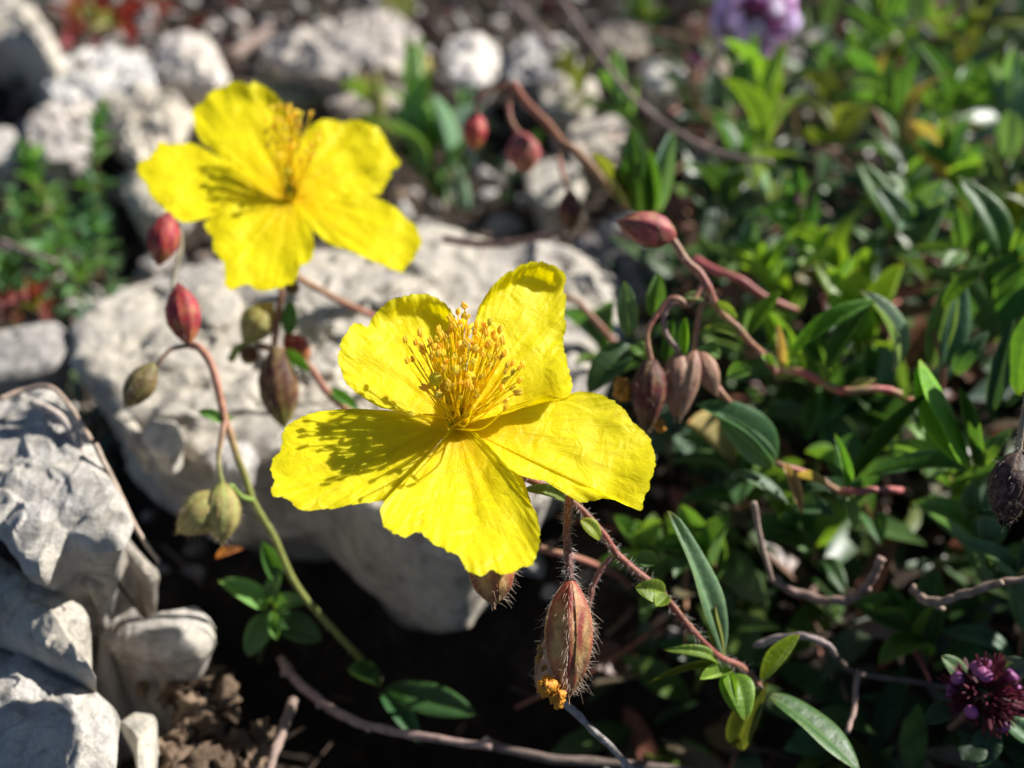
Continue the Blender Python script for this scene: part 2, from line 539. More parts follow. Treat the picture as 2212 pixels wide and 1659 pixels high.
def stone(outline, h, label, drop=None, relief=.16, bulge=.25, seed=0, tilt=(0, 0), nt=110, ns=26, nw=14, tint=(1, 1, 1), flare=-.06, freq=.8, group='pale limestone stones', name='stone', round_=.10, cen=None, under=.22, ledge=0):
    pts = [G(x, y, h) for x, y in outline]
    c0 = sum(pts, V((0, 0, 0))) / len(pts)
    if cen: c0 = G(cen[0], cen[1], h)
    if tilt != (0, 0):
        pts = []
        for x, y in outline:                    # a top that slopes: meet the view with the tilted level
            z = h
            for _ in range(6):
                q = G(x, y, z)
                z = h + tilt[0] * (q.x - c0.x) + tilt[1] * (q.y - c0.y)
            pts.append(G(x, y, z))
        c0 = V((c0.x, c0.y, h))
    size = max((p - c0).length for p in pts)
    o = resample(pts, nt)
    osm = list(o)
    for _ in range(nt // 3): osm = [(osm[i - 1] + osm[i] * 2 + osm[(i + 1) % nt]) / 4 for i in range(nt)]
    drop = drop if drop is not None else h + .6
    mb = MB(); rows = []
    so = V((seed * 13.7, seed * 5.1, seed * 2.3))
    def disp(p, a, wall=False):
        q = p * freq + so
        n1 = noise.fractal(q * .7, .9, 2.1, 3)
        fac = 0
        for sc, am in (((.8, .9), (2.2, .45)) if wall else ((1.1, .55), (2.6, .42), (5.5, .2))):
            w = q * sc + V((n1, n1 * .5, 0)) * .2
            ds, cp = noise.voronoi(w)
            dv = noise.cell_vector(cp[0] * 9.7) - V((.5, .5, .5))
            fac += am * ((w - cp[0]).dot(dv) * 3.0 + dv.x * 1.1) * ss(0, .16, ds[1] - ds[0])
        n2 = noise.fractal(q * 6.5, .8, 2.0, 3)
        return a * ((.1 if wall else .35) * n1 + fac + n2 * .16)
    for i in range(ns + 1):
        s = i / ns
        row = []
        for p in o:
            q = c0 + (p - c0) * s
            e = bulge * (1 - s ** 2.2) - round_ * max(0, (s - .93) / .07) ** 2
            n = V((0, 0, 1))
            out = (p - c0); out.z = 0
            nn = n.lerp(out.normalized() if out.length > 0 else n, max(0, (s - .92) / .08) * .5)
            row.append(q + V((0, 0, e)) + nn * disp(q, relief * (.35 + .65 * min(1, size / 2))))
        rows.append(row)
    for i in range(1, nw + 1):
        f = i / nw
        row = []
        for p0, p1 in zip(o, osm):
            p = p0.lerp(p1, min(1, f * 3.5))
            out = (p - c0); out.z = 0; out.normalize()
            q = p + V((0, 0, -round_ - drop * f))
            fl = flare * drop * (math.sin(f * 2.6) * .6 + .5 * noise.noise(q * 1.3 + so)) - (under * drop * f if not ledge else under * drop * (.12 * f + 1.5 * max(0, f - ledge) ** 1.15))
            row.append(q + out * fl + (out * .8 + V((0, 0, .3))) * disp(q, relief * 1.1 * min(1, size / 2), True))
        rows.append(row)
    ids = []
    for k, row in enumerate(rows):
        if k == 0:
            m = sum(row, V((0, 0, 0))) / len(row)
            v = mb.add(m); ids.append([v] * len(row))
        else: ids.append([mb.add(p) for p in row])
    mb.grid(ids, True)
    mb.f = [[f for f in reversed(fc)] for fc in mb.f] if area_sign(o) > 0 else mb.f
    ob = mb.build_thing(name, M_ROCK, V((c0.x, c0.y, h - drop)), label, 'stone', group)
    ob.data.set_sharp_from_angle(angle=math.radians(26))
    ob.color = (*tint, 1)
    return ob

def area_sign(o):
    return sum(o[i - 1].x * o[i].y - o[i].x * o[i - 1].y for i in range(len(o)))

WARM, GREY, WHITE, PINK = (1.0, .96, .88), (.82, .82, .84), (1.28, 1.27, 1.26), (.95, .88, .85)
stone([(150, 700), (175, 655), (255, 605), (330, 575), (450, 562), (520, 540), (690, 530), (800, 500), (890, 478), (965, 482), (1060, 520), (1160, 515), (1250, 530), (1315, 590), (1350, 670), (1340, 760),
       (1270, 850), (1190, 960), (1110, 1080), (1060, 1185), (1010, 1212), (900, 1170), (800, 1105), (700, 1040), (640, 990), (585, 975), (520, 990), (420, 985), (330, 940), (255, 890), (215, 830), (160, 785)],
      2.2, 'largest grey-white limestone rock, its dark shaded face behind the front flower', drop=4.0, relief=.17, bulge=.10, seed=1, nt=280, ns=80, nw=40, flare=-.08, freq=.58, name='rock', tint=(1.16, 1.13, 1.08), cen=(760, 800), under=.75, ledge=.38)
stone([(-90, 730), (60, 702), (125, 692), (150, 715), (158, 760), (118, 788), (60, 800), (-90, 820)], 2.0, 'low grey stone under the red leaf patch, touching the big rock', relief=.10, bulge=.1, seed=2, tint=(.95, .95, .95))
stone([(-80, 880), (50, 842), (108, 822), (148, 876), (196, 955), (250, 1045), (285, 1120), (262, 1172), (200, 1178), (150, 1165), (112, 1190), (85, 1232), (48, 1225), (15, 1160), (-80, 1090)],
      3.2, 'long pale stone with dry fibrous stalks lying along its ridge', relief=.10, bulge=.15, seed=3, tilt=(.10, .06), nt=180, ns=50, nw=24, under=.45, tint=(1.1, 1.1, 1.1), cen=(110, 1010))
stone([(118, 1188), (150, 1142), (182, 1150), (232, 1190), (236, 1235), (192, 1266), (150, 1232)], 2.5, 'small rough stone wedged beneath the long pale stone', relief=.12, bulge=.2, seed=4, tint=(1.0, .97, .92))
stone([(-80, 1160), (5, 1205), (60, 1240), (98, 1236), (140, 1280), (186, 1312), (192, 1362), (174, 1405), (205, 1455), (120, 1420), (30, 1380), (-80, 1330)], 2.45,
      'cream slab with jagged end crossed by the flower shadow', relief=.14, bulge=.15, seed=5, tilt=(.05, .12), nt=150, ns=36, tint=(1.18, 1.15, 1.08))
stone([(-80, 1370), (40, 1405), (125, 1440), (200, 1490), (252, 1540), (246, 1600), (248, 1720), (100, 1790), (-80, 1780)], 1.95,
      'smooth light grey slab in the bottom corner of the rubble', relief=.12, bulge=.25, seed=6, nt=150, ns=40, tint=(1.12, 1.13, 1.15))
stone([(205, 1330), (225, 1282), (255, 1262), (285, 1320), (320, 1345), (338, 1325), (385, 1318), (430, 1310), (458, 1338), (462, 1380), (432, 1408), (370, 1420), (300, 1412), (240, 1398), (213, 1368)], 1.5,
      'white rounded stone with a hollow side above the brown clods', relief=.08, bulge=.18, seed=7, drop=1.4, nt=140, ns=36, tint=(1.18, 1.16, 1.12), cen=(320, 1375))
stone([(255, 1560), (290, 1536), (336, 1542), (332, 1600), (326, 1690), (300, 1710), (288, 1620)], 1.5, 'narrow upright white stone among the brown clods', relief=.08, bulge=.12, seed=8, tint=(1.2, 1.18, 1.12))
stone([(225, 1120), (262, 1140), (300, 1190), (345, 1230), (320, 1245), (280, 1215), (250, 1240), (232, 1190)], 2.1, 'thin splintered stone edging the dark gap by the capsules', relief=.10, bulge=.1, seed=9, tint=(.9, .85, .78))
# the rubble behind, from the top corner round to the thyme
for q in [
    ([(-80, -20), (20, -25), (60, 5), (95, 50), (125, 95), (136, 140), (118, 150), (80, 112), (40, 90), (-80, 70)], 1.7, 'big cream boulder with a dark hollow below, in the top corner', .12, .5, 11, (1.12, 1.08, 1.0)),
    ([(102, 180), (120, 140), (165, 115), (225, 108), (290, 118), (330, 150), (318, 185), (280, 205), (200, 215), (135, 208)], 1.9, 'broad bluish white flat stone behind the green sprigs', .12, .3, 12, (1.3, 1.32, 1.36)),
    ([(345, 115), (360, 85), (400, 72), (440, 90), (470, 125), (487, 165), (455, 180), (420, 165), (380, 165), (350, 145)], 2.0, 'egg-shaped white stone beside the red leaves', .10, .5, 13, (1.3, 1.25, 1.22)),
    ([(62, 260), (90, 235), (140, 222), (195, 222), (208, 262), (190, 305), (150, 330), (100, 335), (68, 310)], 1.8, 'pinkish white stone below the bluish white flat stone', .14, .3, 14, (1.15, 1.1, 1.08)),
    ([(225, 225), (265, 200), (320, 185), (365, 215), (392, 250), (380, 290), (372, 340), (330, 372), (300, 350), (262, 300), (235, 270)], 1.9, 'lumpy cream stone just left of the far flower', .2, .35, 15, (1.12, 1.07, .98)),
    ([(262, 390), (300, 370), (350, 375), (385, 400), (380, 445), (350, 465), (312, 458), (275, 430)], 1.5, 'smooth cream stone tucked under the far flower', .10, .4, 16, (1.15, 1.1, 1.0)),
    ([(-40, 290), (10, 275), (40, 285), (50, 320), (25, 345), (-40, 345)], 1.4, 'little white stone at the edge of the green clump', .08, .2, 17, (1.1, 1.1, 1.1)),
    ([(580, 110), (610, 80), (680, 60), (740, 45), (800, 32), (860, 40), (885, 80), (870, 125), (800, 140), (720, 148), (640, 140)], 2.2, 'long pinkish grey boulder behind the far flower', .18, .45, 18, (.98, .93, .9)),
    ([(720, 180), (780, 160), (860, 150), (905, 165), (900, 205), (840, 235), (770, 235), (715, 215)], 1.4, 'dull pink flat stone between boulder and grassy tuft', .14, .25, 19, (.92, .85, .8)),
    ([(960, 120), (975, 85), (1010, 72), (1050, 85), (1078, 125), (1070, 160), (1030, 175), (980, 165)], 1.9, 'brightest white cube-like stone behind the leaf tuft', .08, .3, 20, (1.45, 1.43, 1.42)),
    ([(1085, 130), (1110, 95), (1170, 80), (1225, 95), (1245, 130), (1215, 160), (1150, 165), (1100, 158)], 1.7, 'blue-grey stone beside the brightest white stone', .14, .3, 21, (.86, .87, .93)),
    ([(1170, 200), (1195, 170), (1240, 158), (1280, 175), (1290, 215), (1260, 245), (1210, 245), (1175, 230)], 1.4, 'rounded cream stone behind the reddish bud stalk', .10, .35, 22, (1.12, 1.08, 1.0)),
    ([(1235, 275), (1290, 262), (1335, 250), (1360, 280), (1340, 320), (1290, 345), (1240, 330)], 1.2, 'flat pale stone under the long dead stalk', .10, .15, 23, (1.08, 1.02, .95)),
    ([(1140, 360), (1180, 350), (1240, 355), (1260, 400), (1235, 440), (1180, 440), (1145, 410)], 1.1, 'grey-white stone beneath the hanging brown bud', .10, .2, 24, (1.1, 1.08, 1.02)),
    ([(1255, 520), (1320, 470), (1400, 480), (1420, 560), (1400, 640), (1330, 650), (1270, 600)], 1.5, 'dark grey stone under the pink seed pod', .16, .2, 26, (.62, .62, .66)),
    ([(1390, 150), (1415, 128), (1455, 125), (1478, 150), (1470, 180), (1430, 190), (1398, 180)], 1.8, 'small white oval stone at the foot of the thyme', .06, .3, 27, (1.4, 1.4, 1.38)),
    ([(1530, 130), (1560, 95), (1600, 90), (1615, 120), (1590, 150), (1550, 155)], 2.0, 'cream pebble right under the lilac thyme head', .08, .3, 28, (1.15, 1.08, 1.0)),
    ([(1695, 120), (1720, 88), (1770, 65), (1815, 75), (1800, 100), (1750, 120), (1715, 138)], 2.2, 'slanting pale pink stone beside the tall pale leaf', .08, .15, 29, (1.12, 1.08, 1.12)),
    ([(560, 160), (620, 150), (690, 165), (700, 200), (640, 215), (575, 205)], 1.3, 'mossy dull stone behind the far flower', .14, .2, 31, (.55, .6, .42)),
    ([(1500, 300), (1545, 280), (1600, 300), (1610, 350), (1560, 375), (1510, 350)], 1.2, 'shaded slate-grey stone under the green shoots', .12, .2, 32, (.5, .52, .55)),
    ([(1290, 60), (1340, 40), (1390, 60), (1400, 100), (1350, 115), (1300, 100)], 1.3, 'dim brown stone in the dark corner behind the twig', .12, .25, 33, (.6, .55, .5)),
    ([(420, 640), (470, 620), (520, 640), (515, 690), (460, 705), (420, 680)], 2.35, 'small chip lying on the big rock', .05, .08, 34, (1.05, 1.02, .98)),
    ([(245, 900), (262, 880), (285, 900), (318, 950), (322, 985), (300, 975), (268, 930)], 2.3, 'pointed chip on the lip of the big rock', .05, .08, 35, (1.15, 1.1, 1.0)),
    ([(300, 935), (330, 905), (380, 910), (400, 950), (365, 985), (325, 975)], 2.42, 'rounded white chip on the lip of the big rock', .06, .12, 36, (1.25, 1.25, 1.22)),
    ([(440, 965), (480, 945), (540, 955), (560, 990), (520, 1020), (465, 1015), (440, 990)], 2.3, 'broad white chip at the big rock edge under the bud stem', .07, .12, 37, (1.22, 1.22, 1.24)),
]:
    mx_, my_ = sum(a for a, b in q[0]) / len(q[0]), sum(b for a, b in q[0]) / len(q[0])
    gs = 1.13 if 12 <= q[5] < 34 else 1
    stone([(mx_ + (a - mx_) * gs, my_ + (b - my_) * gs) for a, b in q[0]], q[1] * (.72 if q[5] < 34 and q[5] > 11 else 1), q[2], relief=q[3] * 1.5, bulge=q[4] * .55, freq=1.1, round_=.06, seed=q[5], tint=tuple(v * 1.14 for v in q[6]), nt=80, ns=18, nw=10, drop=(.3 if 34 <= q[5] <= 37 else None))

# loose gravel: nobody could count it
def gravel():
    r = random.Random(5)
    mb = MB()
    phi = (1 + 5 ** .5) / 2
    ico = [V(p).normalized() for p in ((-1, phi, 0), (1, phi, 0), (-1, -phi, 0), (1, -phi, 0), (0, -1, phi), (0, 1, phi), (0, -1, -phi), (0, 1, -phi), (phi, 0, -1), (phi, 0, 1), (-phi, 0, -1), (-phi, 0, 1))]
    fc = [(0, 11, 5), (0, 5, 1), (0, 1, 7), (0, 7, 10), (0, 10, 11), (1, 5, 9), (5, 11, 4), (11, 10, 2), (10, 7, 6), (7, 1, 8), (3, 9, 4), (3, 4, 2), (3, 2, 6), (3, 6, 8), (3, 8, 9), (4, 9, 5), (2, 4, 11), (6, 2, 10), (8, 6, 7), (9, 8, 1)]
    for _ in range(3200):
        y = r.uniform(5, 46); x = r.uniform(-1.0, .62) * (y + 6)
        if x > 2.5 and y < 24 and r.random() < .8: continue
        if trench(x, y) > .25: continue
        a = r.uniform(.04, .12) * (1 + (r.random() ** 5) * 3.5)
        z = ground_height(x, y) + a * .3
        rot = Matrix.Rotation(r.uniform(0, 6.28), 3, 'Z') @ Matrix.Rotation(r.uniform(0, 3), 3, 'X')
        sc = V((a * r.uniform(.8, 1.6), a * r.uniform(.7, 1.1), a * r.uniform(.5, .9)))
        k = r.random()
        c = mix((.42, .39, .36), (.17, .13, .10), k * k) if r.random() < .55 else mix((.10, .07, .05), (.2, .15, .11), k)
        i0 = len(mb.v)
        for p in ico:
            q = V((p.x * sc.x, p.y * sc.y, p.z * sc.z)) * r.uniform(.8, 1.2)
            mb.add(rot @ q + V((x, y, z)), c)
        mb.f += [[i0 + b for b in f] for f in fc]
    for _ in range(1100):
        y = r.uniform(13, 40); x = r.uniform(-.95, .22) * (y + 5)
        if x > .5 + (y - 12) * .13: continue
        a = r.uniform(.10, .24) * (1 + r.random() ** 4 * 1.3)
        z = ground_height(x, y) + a * .25
        rot = Matrix.Rotation(r.uniform(0, 6.28), 3, 'Z') @ Matrix.Rotation(r.uniform(0, 3), 3, 'X')
        sc = V((a * r.uniform(.9, 1.6), a * r.uniform(.7, 1.1), a * r.uniform(.5, .9)))
        c = mix((.52, .49, .45), (.28, .25, .22), r.random() ** 2)
        i0 = len(mb.v)
        for p in ico:
            q = V((p.x * sc.x, p.y * sc.y, p.z * sc.z)) * r.uniform(.75, 1.2)
            mb.add(rot @ q + V((x, y, z)), c)
        mb.f += [[i0 + b for b in f] for f in fc]
    mb.build('gravel', M_CLOD, smooth=False, kind='stuff')
gravel()

def litter():
    r = random.Random(9)
    mb = MB()
    for _ in range(1500):
        y = r.uniform(7, 46); x = r.uniform(-.62, .62) * (y + 6)
        if trench(x, y) > .2 and r.random() < .6: continue
        z = ground_height(x, y) + r.uniform(.02, .25)
        L = r.uniform(.25, 1.1)
        d = V((r.uniform(-1, 1), r.uniform(-1, 1), r.uniform(-.2, .4))).normalized()
        p = V((x, y, z))
        c = mix((.06, .04, .03), (.30, .20, .14), r.random() ** 1.5)
        tube(mb, smooth_pts([p, p + d * L * .5 + V((0, 0, r.uniform(-.05, .12))), p + d * L], 3), r.uniform(.012, .032), c, 4)
    mb.build('plant_litter', M_TWIG, kind='stuff')
litter()

# brown soil clods below the white stones
def clod(px, py, z, r_, seed):
    c = G(px, py, z); rr = random.Random(seed)
    mb = MB(); rows = []
    nu, nvv = 9, 14
    sc = V((rr.uniform(.8, 1.3), rr.uniform(.8, 1.2), rr.uniform(.7, 1.0)))
    col = mix((.085, .06, .042), (.20, .14, .095), rr.random()); r_ *= rr.uniform(.55, 1.05)
    for i in range(nu + 1):
        th = math.pi * i / nu; row = []
        for k in range(nvv):
            ph = 2 * math.pi * k / nvv
            d = V((math.sin(th) * math.cos(ph), math.sin(th) * math.sin(ph), math.cos(th)))
            q = r_ * (1 + 1.1 * noise.fractal(d * 1.9 + V((seed, 0, 0)), .8, 2.2, 4))
            row.append(V((d.x * sc.x, d.y * sc.y, d.z * sc.z)) * q + c)
        rows.append(row)
    ids = [[mb.add(p, col) for p in row] for row in rows]
    mb.grid(ids, True)
    mb.build_thing('soil_clod', M_CLOD, c - V((0, 0, r_)), 'crumbly brown soil clod on the ground below the white stones', 'soil clod', 'brown soil clods')
for k, (x, y, z, r_) in enumerate([(395, 1490, .9, .20), (440, 1465, .9, .15), (485, 1500, .9, .17), (500, 1545, .85, .15), (420, 1540, .9, .17), (360, 1510, .9, .13), (455, 1580, .9, .15), (395, 1585, .95, .2),
                                   (350, 1615, .95, .17), (430, 1640, .95, .2), (505, 1610, .85, .18), (480, 1655, .95, .17), (540, 1650, .8, .18), (310, 1490, .85, .1), (470, 1530, .8, .12), (380, 1655, 1.0, .2), (560, 1590, .7, .12)]):
    clod(x, y, z, r_, k + 1)

# ------------------------------------------------------------------ twigs
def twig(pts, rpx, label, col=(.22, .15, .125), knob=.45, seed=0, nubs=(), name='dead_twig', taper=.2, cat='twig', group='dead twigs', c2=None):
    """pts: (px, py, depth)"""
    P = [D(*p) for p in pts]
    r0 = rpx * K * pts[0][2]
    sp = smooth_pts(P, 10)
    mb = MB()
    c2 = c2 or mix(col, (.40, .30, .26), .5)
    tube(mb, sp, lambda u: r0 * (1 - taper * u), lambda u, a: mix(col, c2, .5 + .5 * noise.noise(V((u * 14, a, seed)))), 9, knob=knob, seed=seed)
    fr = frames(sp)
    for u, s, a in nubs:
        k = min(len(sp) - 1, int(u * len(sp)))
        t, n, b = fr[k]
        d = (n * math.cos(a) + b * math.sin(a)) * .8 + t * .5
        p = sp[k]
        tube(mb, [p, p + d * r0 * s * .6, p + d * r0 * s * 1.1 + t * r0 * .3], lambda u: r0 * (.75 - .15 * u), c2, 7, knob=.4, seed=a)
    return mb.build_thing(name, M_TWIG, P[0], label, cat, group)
twig([(606, 1422, 11.6), (640, 1470, 11.4), (700, 1520, 11.2), (770, 1560, 11.0), (850, 1580, 10.9), (950, 1597, 10.8), (1062, 1613, 10.7)], 10, 'knobbly pinkish twig lying across the dark ground below the flowers', (.27, .18, .16), .35, 1, ((.05, 2.4, .4), (.3, 1.6, 2.5), (.55, 1.3, 1.2), (.96, 1.8, 5.0), (.08, 1.8, 2.0)))
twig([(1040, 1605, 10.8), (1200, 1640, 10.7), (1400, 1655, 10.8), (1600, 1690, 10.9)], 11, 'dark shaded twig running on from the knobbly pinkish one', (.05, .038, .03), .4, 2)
twig([(633, 1512, 11.2), (610, 1580, 10.8), (588, 1640, 10.5), (572, 1720, 10.2)], 11, 'short straight broken twig standing beside the clods', (.20, .145, .115), .4, 3)
twig([(1208, 1505, 9.5), (1262, 1560, 9.4), (1320, 1615, 9.3), (1392, 1690, 9.2)], 8, 'thin grey twig slanting down beneath the front seed pod', (.10, .085, .075), .5, 4, ((.55, 1.6, .5), (.8, 1.6, 2)), c2=(.42, .38, .36))
twig([(1628, 1085, 10.4), (1642, 1160, 10.5), (1668, 1255, 10.6)], 6.5, 'upright grey stalk stub meeting the arched twig', (.30, .22, .17), .3, 5)
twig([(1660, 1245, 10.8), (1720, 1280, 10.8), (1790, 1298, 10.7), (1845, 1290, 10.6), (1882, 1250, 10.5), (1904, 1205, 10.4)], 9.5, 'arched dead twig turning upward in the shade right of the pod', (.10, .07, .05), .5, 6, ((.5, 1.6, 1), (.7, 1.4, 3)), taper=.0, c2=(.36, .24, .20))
twig([(1968, 1272, 10.2), (2015, 1302, 10.0), (2080, 1285, 9.9), (2150, 1262, 9.8), (2260, 1245, 9.7)], 10, 'forked brown twig poking in from the edge above the thyme head', (.16, .10, .07), .6, 7, ((.25, 2.6, 3.6), (.75, 1.8, 1), (.68, 2.0, 4)), c2=(.33, .25, .19))
twig([(1628, 1395, 10.3), (1690, 1378, 10.2), (1745, 1376, 10.1), (1790, 1395, 10.1), (1802, 1410, 10.1)], 8, 'crooked grey twig behind the lowest leafy node', (.11, .085, .075), .5, 8, c2=(.48, .38, .36))
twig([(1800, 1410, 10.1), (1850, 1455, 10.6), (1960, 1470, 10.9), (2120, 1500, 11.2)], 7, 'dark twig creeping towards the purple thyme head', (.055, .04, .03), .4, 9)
twig([(1852, 1450, 10.6), (1845, 1530, 10.2), (1830, 1582, 10.0)], 6, 'thin hanging twig above the big lowest leaf', (.30, .20, .16), .5, 10)
twig([(1215, 0, 23), (1306, 133, 19.5), (1373, 217, 17.5), (1477, 294, 16), (1570, 335, 15.4), (1668, 350, 15)], 5, 'long straight dead stalk leaning over the rubble', (.27, .19, .165), .3, 11, name='dead_stalk')
twig([(0, 862, 11.1), (55, 842, 11.2), (112, 838, 11.1), (158, 888, 10.9), (196, 950, 10.7)], 6, 'curved dry tan stalk over the long pale stone', (.42, .31, .23), .25, 12, name='dry_stalk', group='dry stalks')
twig([(70, 870, 11.0), (130, 900, 10.9), (185, 985, 10.7), (225, 1070, 10.5), (262, 1130, 10.3)], 9, 'split pale fibrous stalk lying down the long pale stone', (.48, .42, .36), .25, 13, name='dry_stalk', group='dry stalks')
twig([(205, 960, 10.6), (250, 1050, 10.5), (300, 1150, 10.5), (345, 1215, 10.6)], 6, 'thin curving straw beside the dark gap', (.36, .29, .22), .3, 14, name='dry_stalk', group='dry stalks')
twig([(960, 515, 14.8), (1050, 528, 14.4), (1130, 520, 14.2), (1215, 500, 14)], 9, 'reddish brown twig across the grey stones near the petals', (.17, .10, .09), .4, 15)
twig([(500, 120, 27), (540, 95, 28), (580, 60, 29)], 14, 'leaning brown dead stalk behind the egg-shaped stone', (.20, .15, .12), .4, 16, name='dead_stalk')
twig([(1100, 0, 30), (1150, 55, 27), (1200, 110, 24)], 12, 'dark dead stalk in the shade at the top', (.10, .07, .06), .4, 17, name='dead_stalk')
twig([(0, 520, 17), (60, 545, 16.5), (120, 565, 16)], 6, 'thin pale straw crossing the green clump', (.30, .22, .19), .3, 18, name='dry_stalk', group='dry stalks')

# ------------------------------------------------------------------ flowers
def petal(parent, base, outline, d0, zf, seed, jit=6.0, n_t=220, n_s=46, crumple=.042, pleat=.007, name='petal'):
    """outline and base in picture coordinates give the petal's true extent; zf(x, y, s, t) (cm from the heart of the flower) how far it leans to the viewer"""
    P = [V((x, y, 0)) for x, y in outline]
    # open polyline -> resample
    L = [0]
    for a, b in zip(P[:-1], P[1:]): L.append(L[-1] + (b - a).length)
    o = []; k = 0
    for i in range(n_t + 1):
        d = L[-1] * i / n_t
        while k < len(L) - 2 and L[k + 1] < d: k += 1
        o.append(P[k].lerp(P[k + 1], (d - L[k]) / max(1e-9, L[k + 1] - L[k])))
    o = [o[0]] + [(o[i - 1] + o[i] * 2 + o[i + 1]) / 4 for i in range(1, n_t)] + [o[-1]]
    B = V((base[0], base[1], 0))
    mb = MB(); rows = []
    for i in range(n_s + 1):
        s = (i / n_s)
        row = []
        for j in range(n_t + 1):
            t = j / n_t
            q = o[j] - B
            edge = min(1, min(t, 1 - t) * 8)
            q = q * (1 + edge * (jit / max(q.length, 60)) * (noise.noise(V((j * .55, seed, 0))) + .6 * noise.noise(V((j * .17, seed, 5)))))
            p = B + q * s
            x = (p.x - B.x) * K * d0; y = -(p.y - B.y) * K * d0
            z = zf(x, y, s, t)
            w = V((x * 2.6, y * 2.6, seed * 3.3))
            z += crumple * s * (noise.noise(w) + .45 * noise.noise(w * 2.3))
            z += pleat * min(1, s * 2) * math.sin(t * 46 + 3 * noise.noise(V((t * 7, s * 2, seed)))) * (1 - .5 * s)
            z += .016 * max(0, s - .7) / .3 * noise.noise(V((t * 60, s * 6, seed)))
            row.append(mb.add(D(p.x, p.y, d0 - z), (1, 1, 1), (s, t)))
        rows.append(row)
    for a, b in zip(rows[:-1], rows[1:]):
        for j in range(n_t):
            mb.f.append([a[j], b[j], b[j + 1], a[j + 1]] if a is not rows[0] else [a[j], b[j], b[j + 1]])
    return mb.build(name, M_PETAL, parent)

def cam_vec(x, y, z):
    return RT * x + UP * y - FW * z

def stamen(parent, p0, p1, bow, r, fil, anth, seed, asize):
    mb = MB()
    rr = random.Random(seed)
    mid = p0.lerp(p1, .55) + bow
    pts = smooth_pts([p0, p0.lerp(mid, .5) + bow * .2, mid, p1], 4)
    tube(mb, pts, lambda u: r * (1 - .35 * u), fil, 5, cap=False)
    d = (pts[-1] - pts[-3]).normalized()
    d = (d + V((rr.uniform(-.9, .9), rr.uniform(-.9, .9), rr.uniform(-.7, .9)))).normalized()
    a = d.orthogonal().normalized(); b = d.cross(a)
    c = pts[-1] + d * asize * .35
    for s in (-1, 1):                       # two pollen sacs
        rows = []
        for i in range(6):
            th = math.pi * i / 5
            rows.append([mb.add(c + a * s * asize * .30 + d * math.cos(th) * asize * (.95 + .1 * s) + (a * math.cos(k * 1.0472) * .9 + b * math.sin(k * 1.0472) * 1.0) * math.sin(th) * asize * .40, anth) for k in range(6)])
        mb.grid(rows, True)
    return mb.build('stamen', M_STAMEN, parent)

def receptacle(root, bpx, d, axis, r):
    """green cup under the petals: the flower part that carries petals, stamens and pistil"""
    c = D(bpx[0], bpx[1], d)
    mb = MB()
    tube(mb, smooth_pts([c - axis * r * 3.2, c - axis * r * 1.6, c - axis * r * .35], 5), lambda u: r * (.35 + .9 * math.sin(u * 1.7)), lambda u, a: mix((.16, .10, .05), (.20, .22, .05), u), 12)
    return mb.build('flower', M_STEM, root)

YEL, ANT = (.95, .78, .03), (.97, .76, .10)

def stamens(fl, bpx, d, tips, seed, r=.0082, asize=.037):
    """tips: (px, py, lean to the viewer in cm)"""
    rr = random.Random(seed)
    for k, (x, y, z) in enumerate(tips):
        b = D(bpx[0] + rr.uniform(-16, 16), bpx[1] + rr.uniform(-10, 8), d - .10 + rr.uniform(-.03, .03))
        tip = D(x, y, d - z)
        side = (tip - b); ax = cam_vec(0, 1, .35)
        bow = (ax - side.normalized() * .6) * .10 * side.length * rr.uniform(-1.4, .6)
        stamen(fl, b, tip, bow, r * rr.uniform(.85, 1.15), vary(YEL, .12, rr), vary(ANT, .15, rr), seed * 999 + k, asize * rr.uniform(.75, 1.15))

# ---- the front flower
def g2(x, y, cx, cy, r): return math.exp(-((x - cx) ** 2 + (y - cy) ** 2) / (r * r))

F1 = (985, 918); D1 = 8.5
front = thing('rock_rose_stalk', 'hairy red stalk with the sharp front yellow flower and hanging brown pods', 'flowering plant', D(1640, 1480, 9.7), 'flowering rock rose stalks')
AX1 = cam_vec(.05, .68, .72).normalized()
fl1 = receptacle(front, F1, D1 + .03, AX1, .10)
o1 = lambda pts: [Z1(x, y) for x, y in pts]
petal(fl1, (F1[0], F1[1] - 4), o1([(985, 870), (930, 850), (880, 835), (820, 822), (700, 812), (620, 795), (560, 760), (500, 720), (450, 670), (425, 610), (413, 545), (422, 490), (450, 425), (480, 385), (520, 375), (548, 390), (562, 398), (580, 360), (610, 312), (660, 267), (720, 246), (790, 230), (850, 230), (900, 245), (950, 285), (990, 332), (1015, 420), (1025, 560), (1020, 700), (1005, 820), (998, 870)]),
      D1 + .02, lambda x, y, s, t: -.52 * y - .30 * x + .16 * ss(.82, 1.0, s) * ss(.48, .62, t) + .08 * s * s * math.sin(t * 7), 1)
petal(fl1, (F1[0] + 4, F1[1] - 4), o1([(998, 868), (1020, 800), (1060, 690), (1085, 560), (1082, 450), (1090, 370), (1110, 300), (1150, 230), (1200, 170), (1250, 125), (1300, 105), (1312, 92), (1340, 80), (1385, 68), (1440, 75), (1500, 95), (1535, 125), (1547, 160), (1530, 210), (1550, 250), (1535, 340), (1547, 400), (1530, 460), (1545, 540), (1565, 620), (1578, 690), (1560, 738), (1520, 748), (1470, 735), (1435, 730), (1400, 755), (1350, 790), (1260, 822), (1150, 848), (1050, 868)]),
      D1 - .02, lambda x, y, s, t: -.46 * y - .26 * x + .20 * ss(.88, 1.0, s) * ss(.24, .34, t) * (1 - ss(.46, .54, t)) + .24 * ss(.55, 1.0, s) * ss(.60, .88, t) - .07 * ss(.3, .9, s) * g2(t, 0, .48, 0, .08), 2)
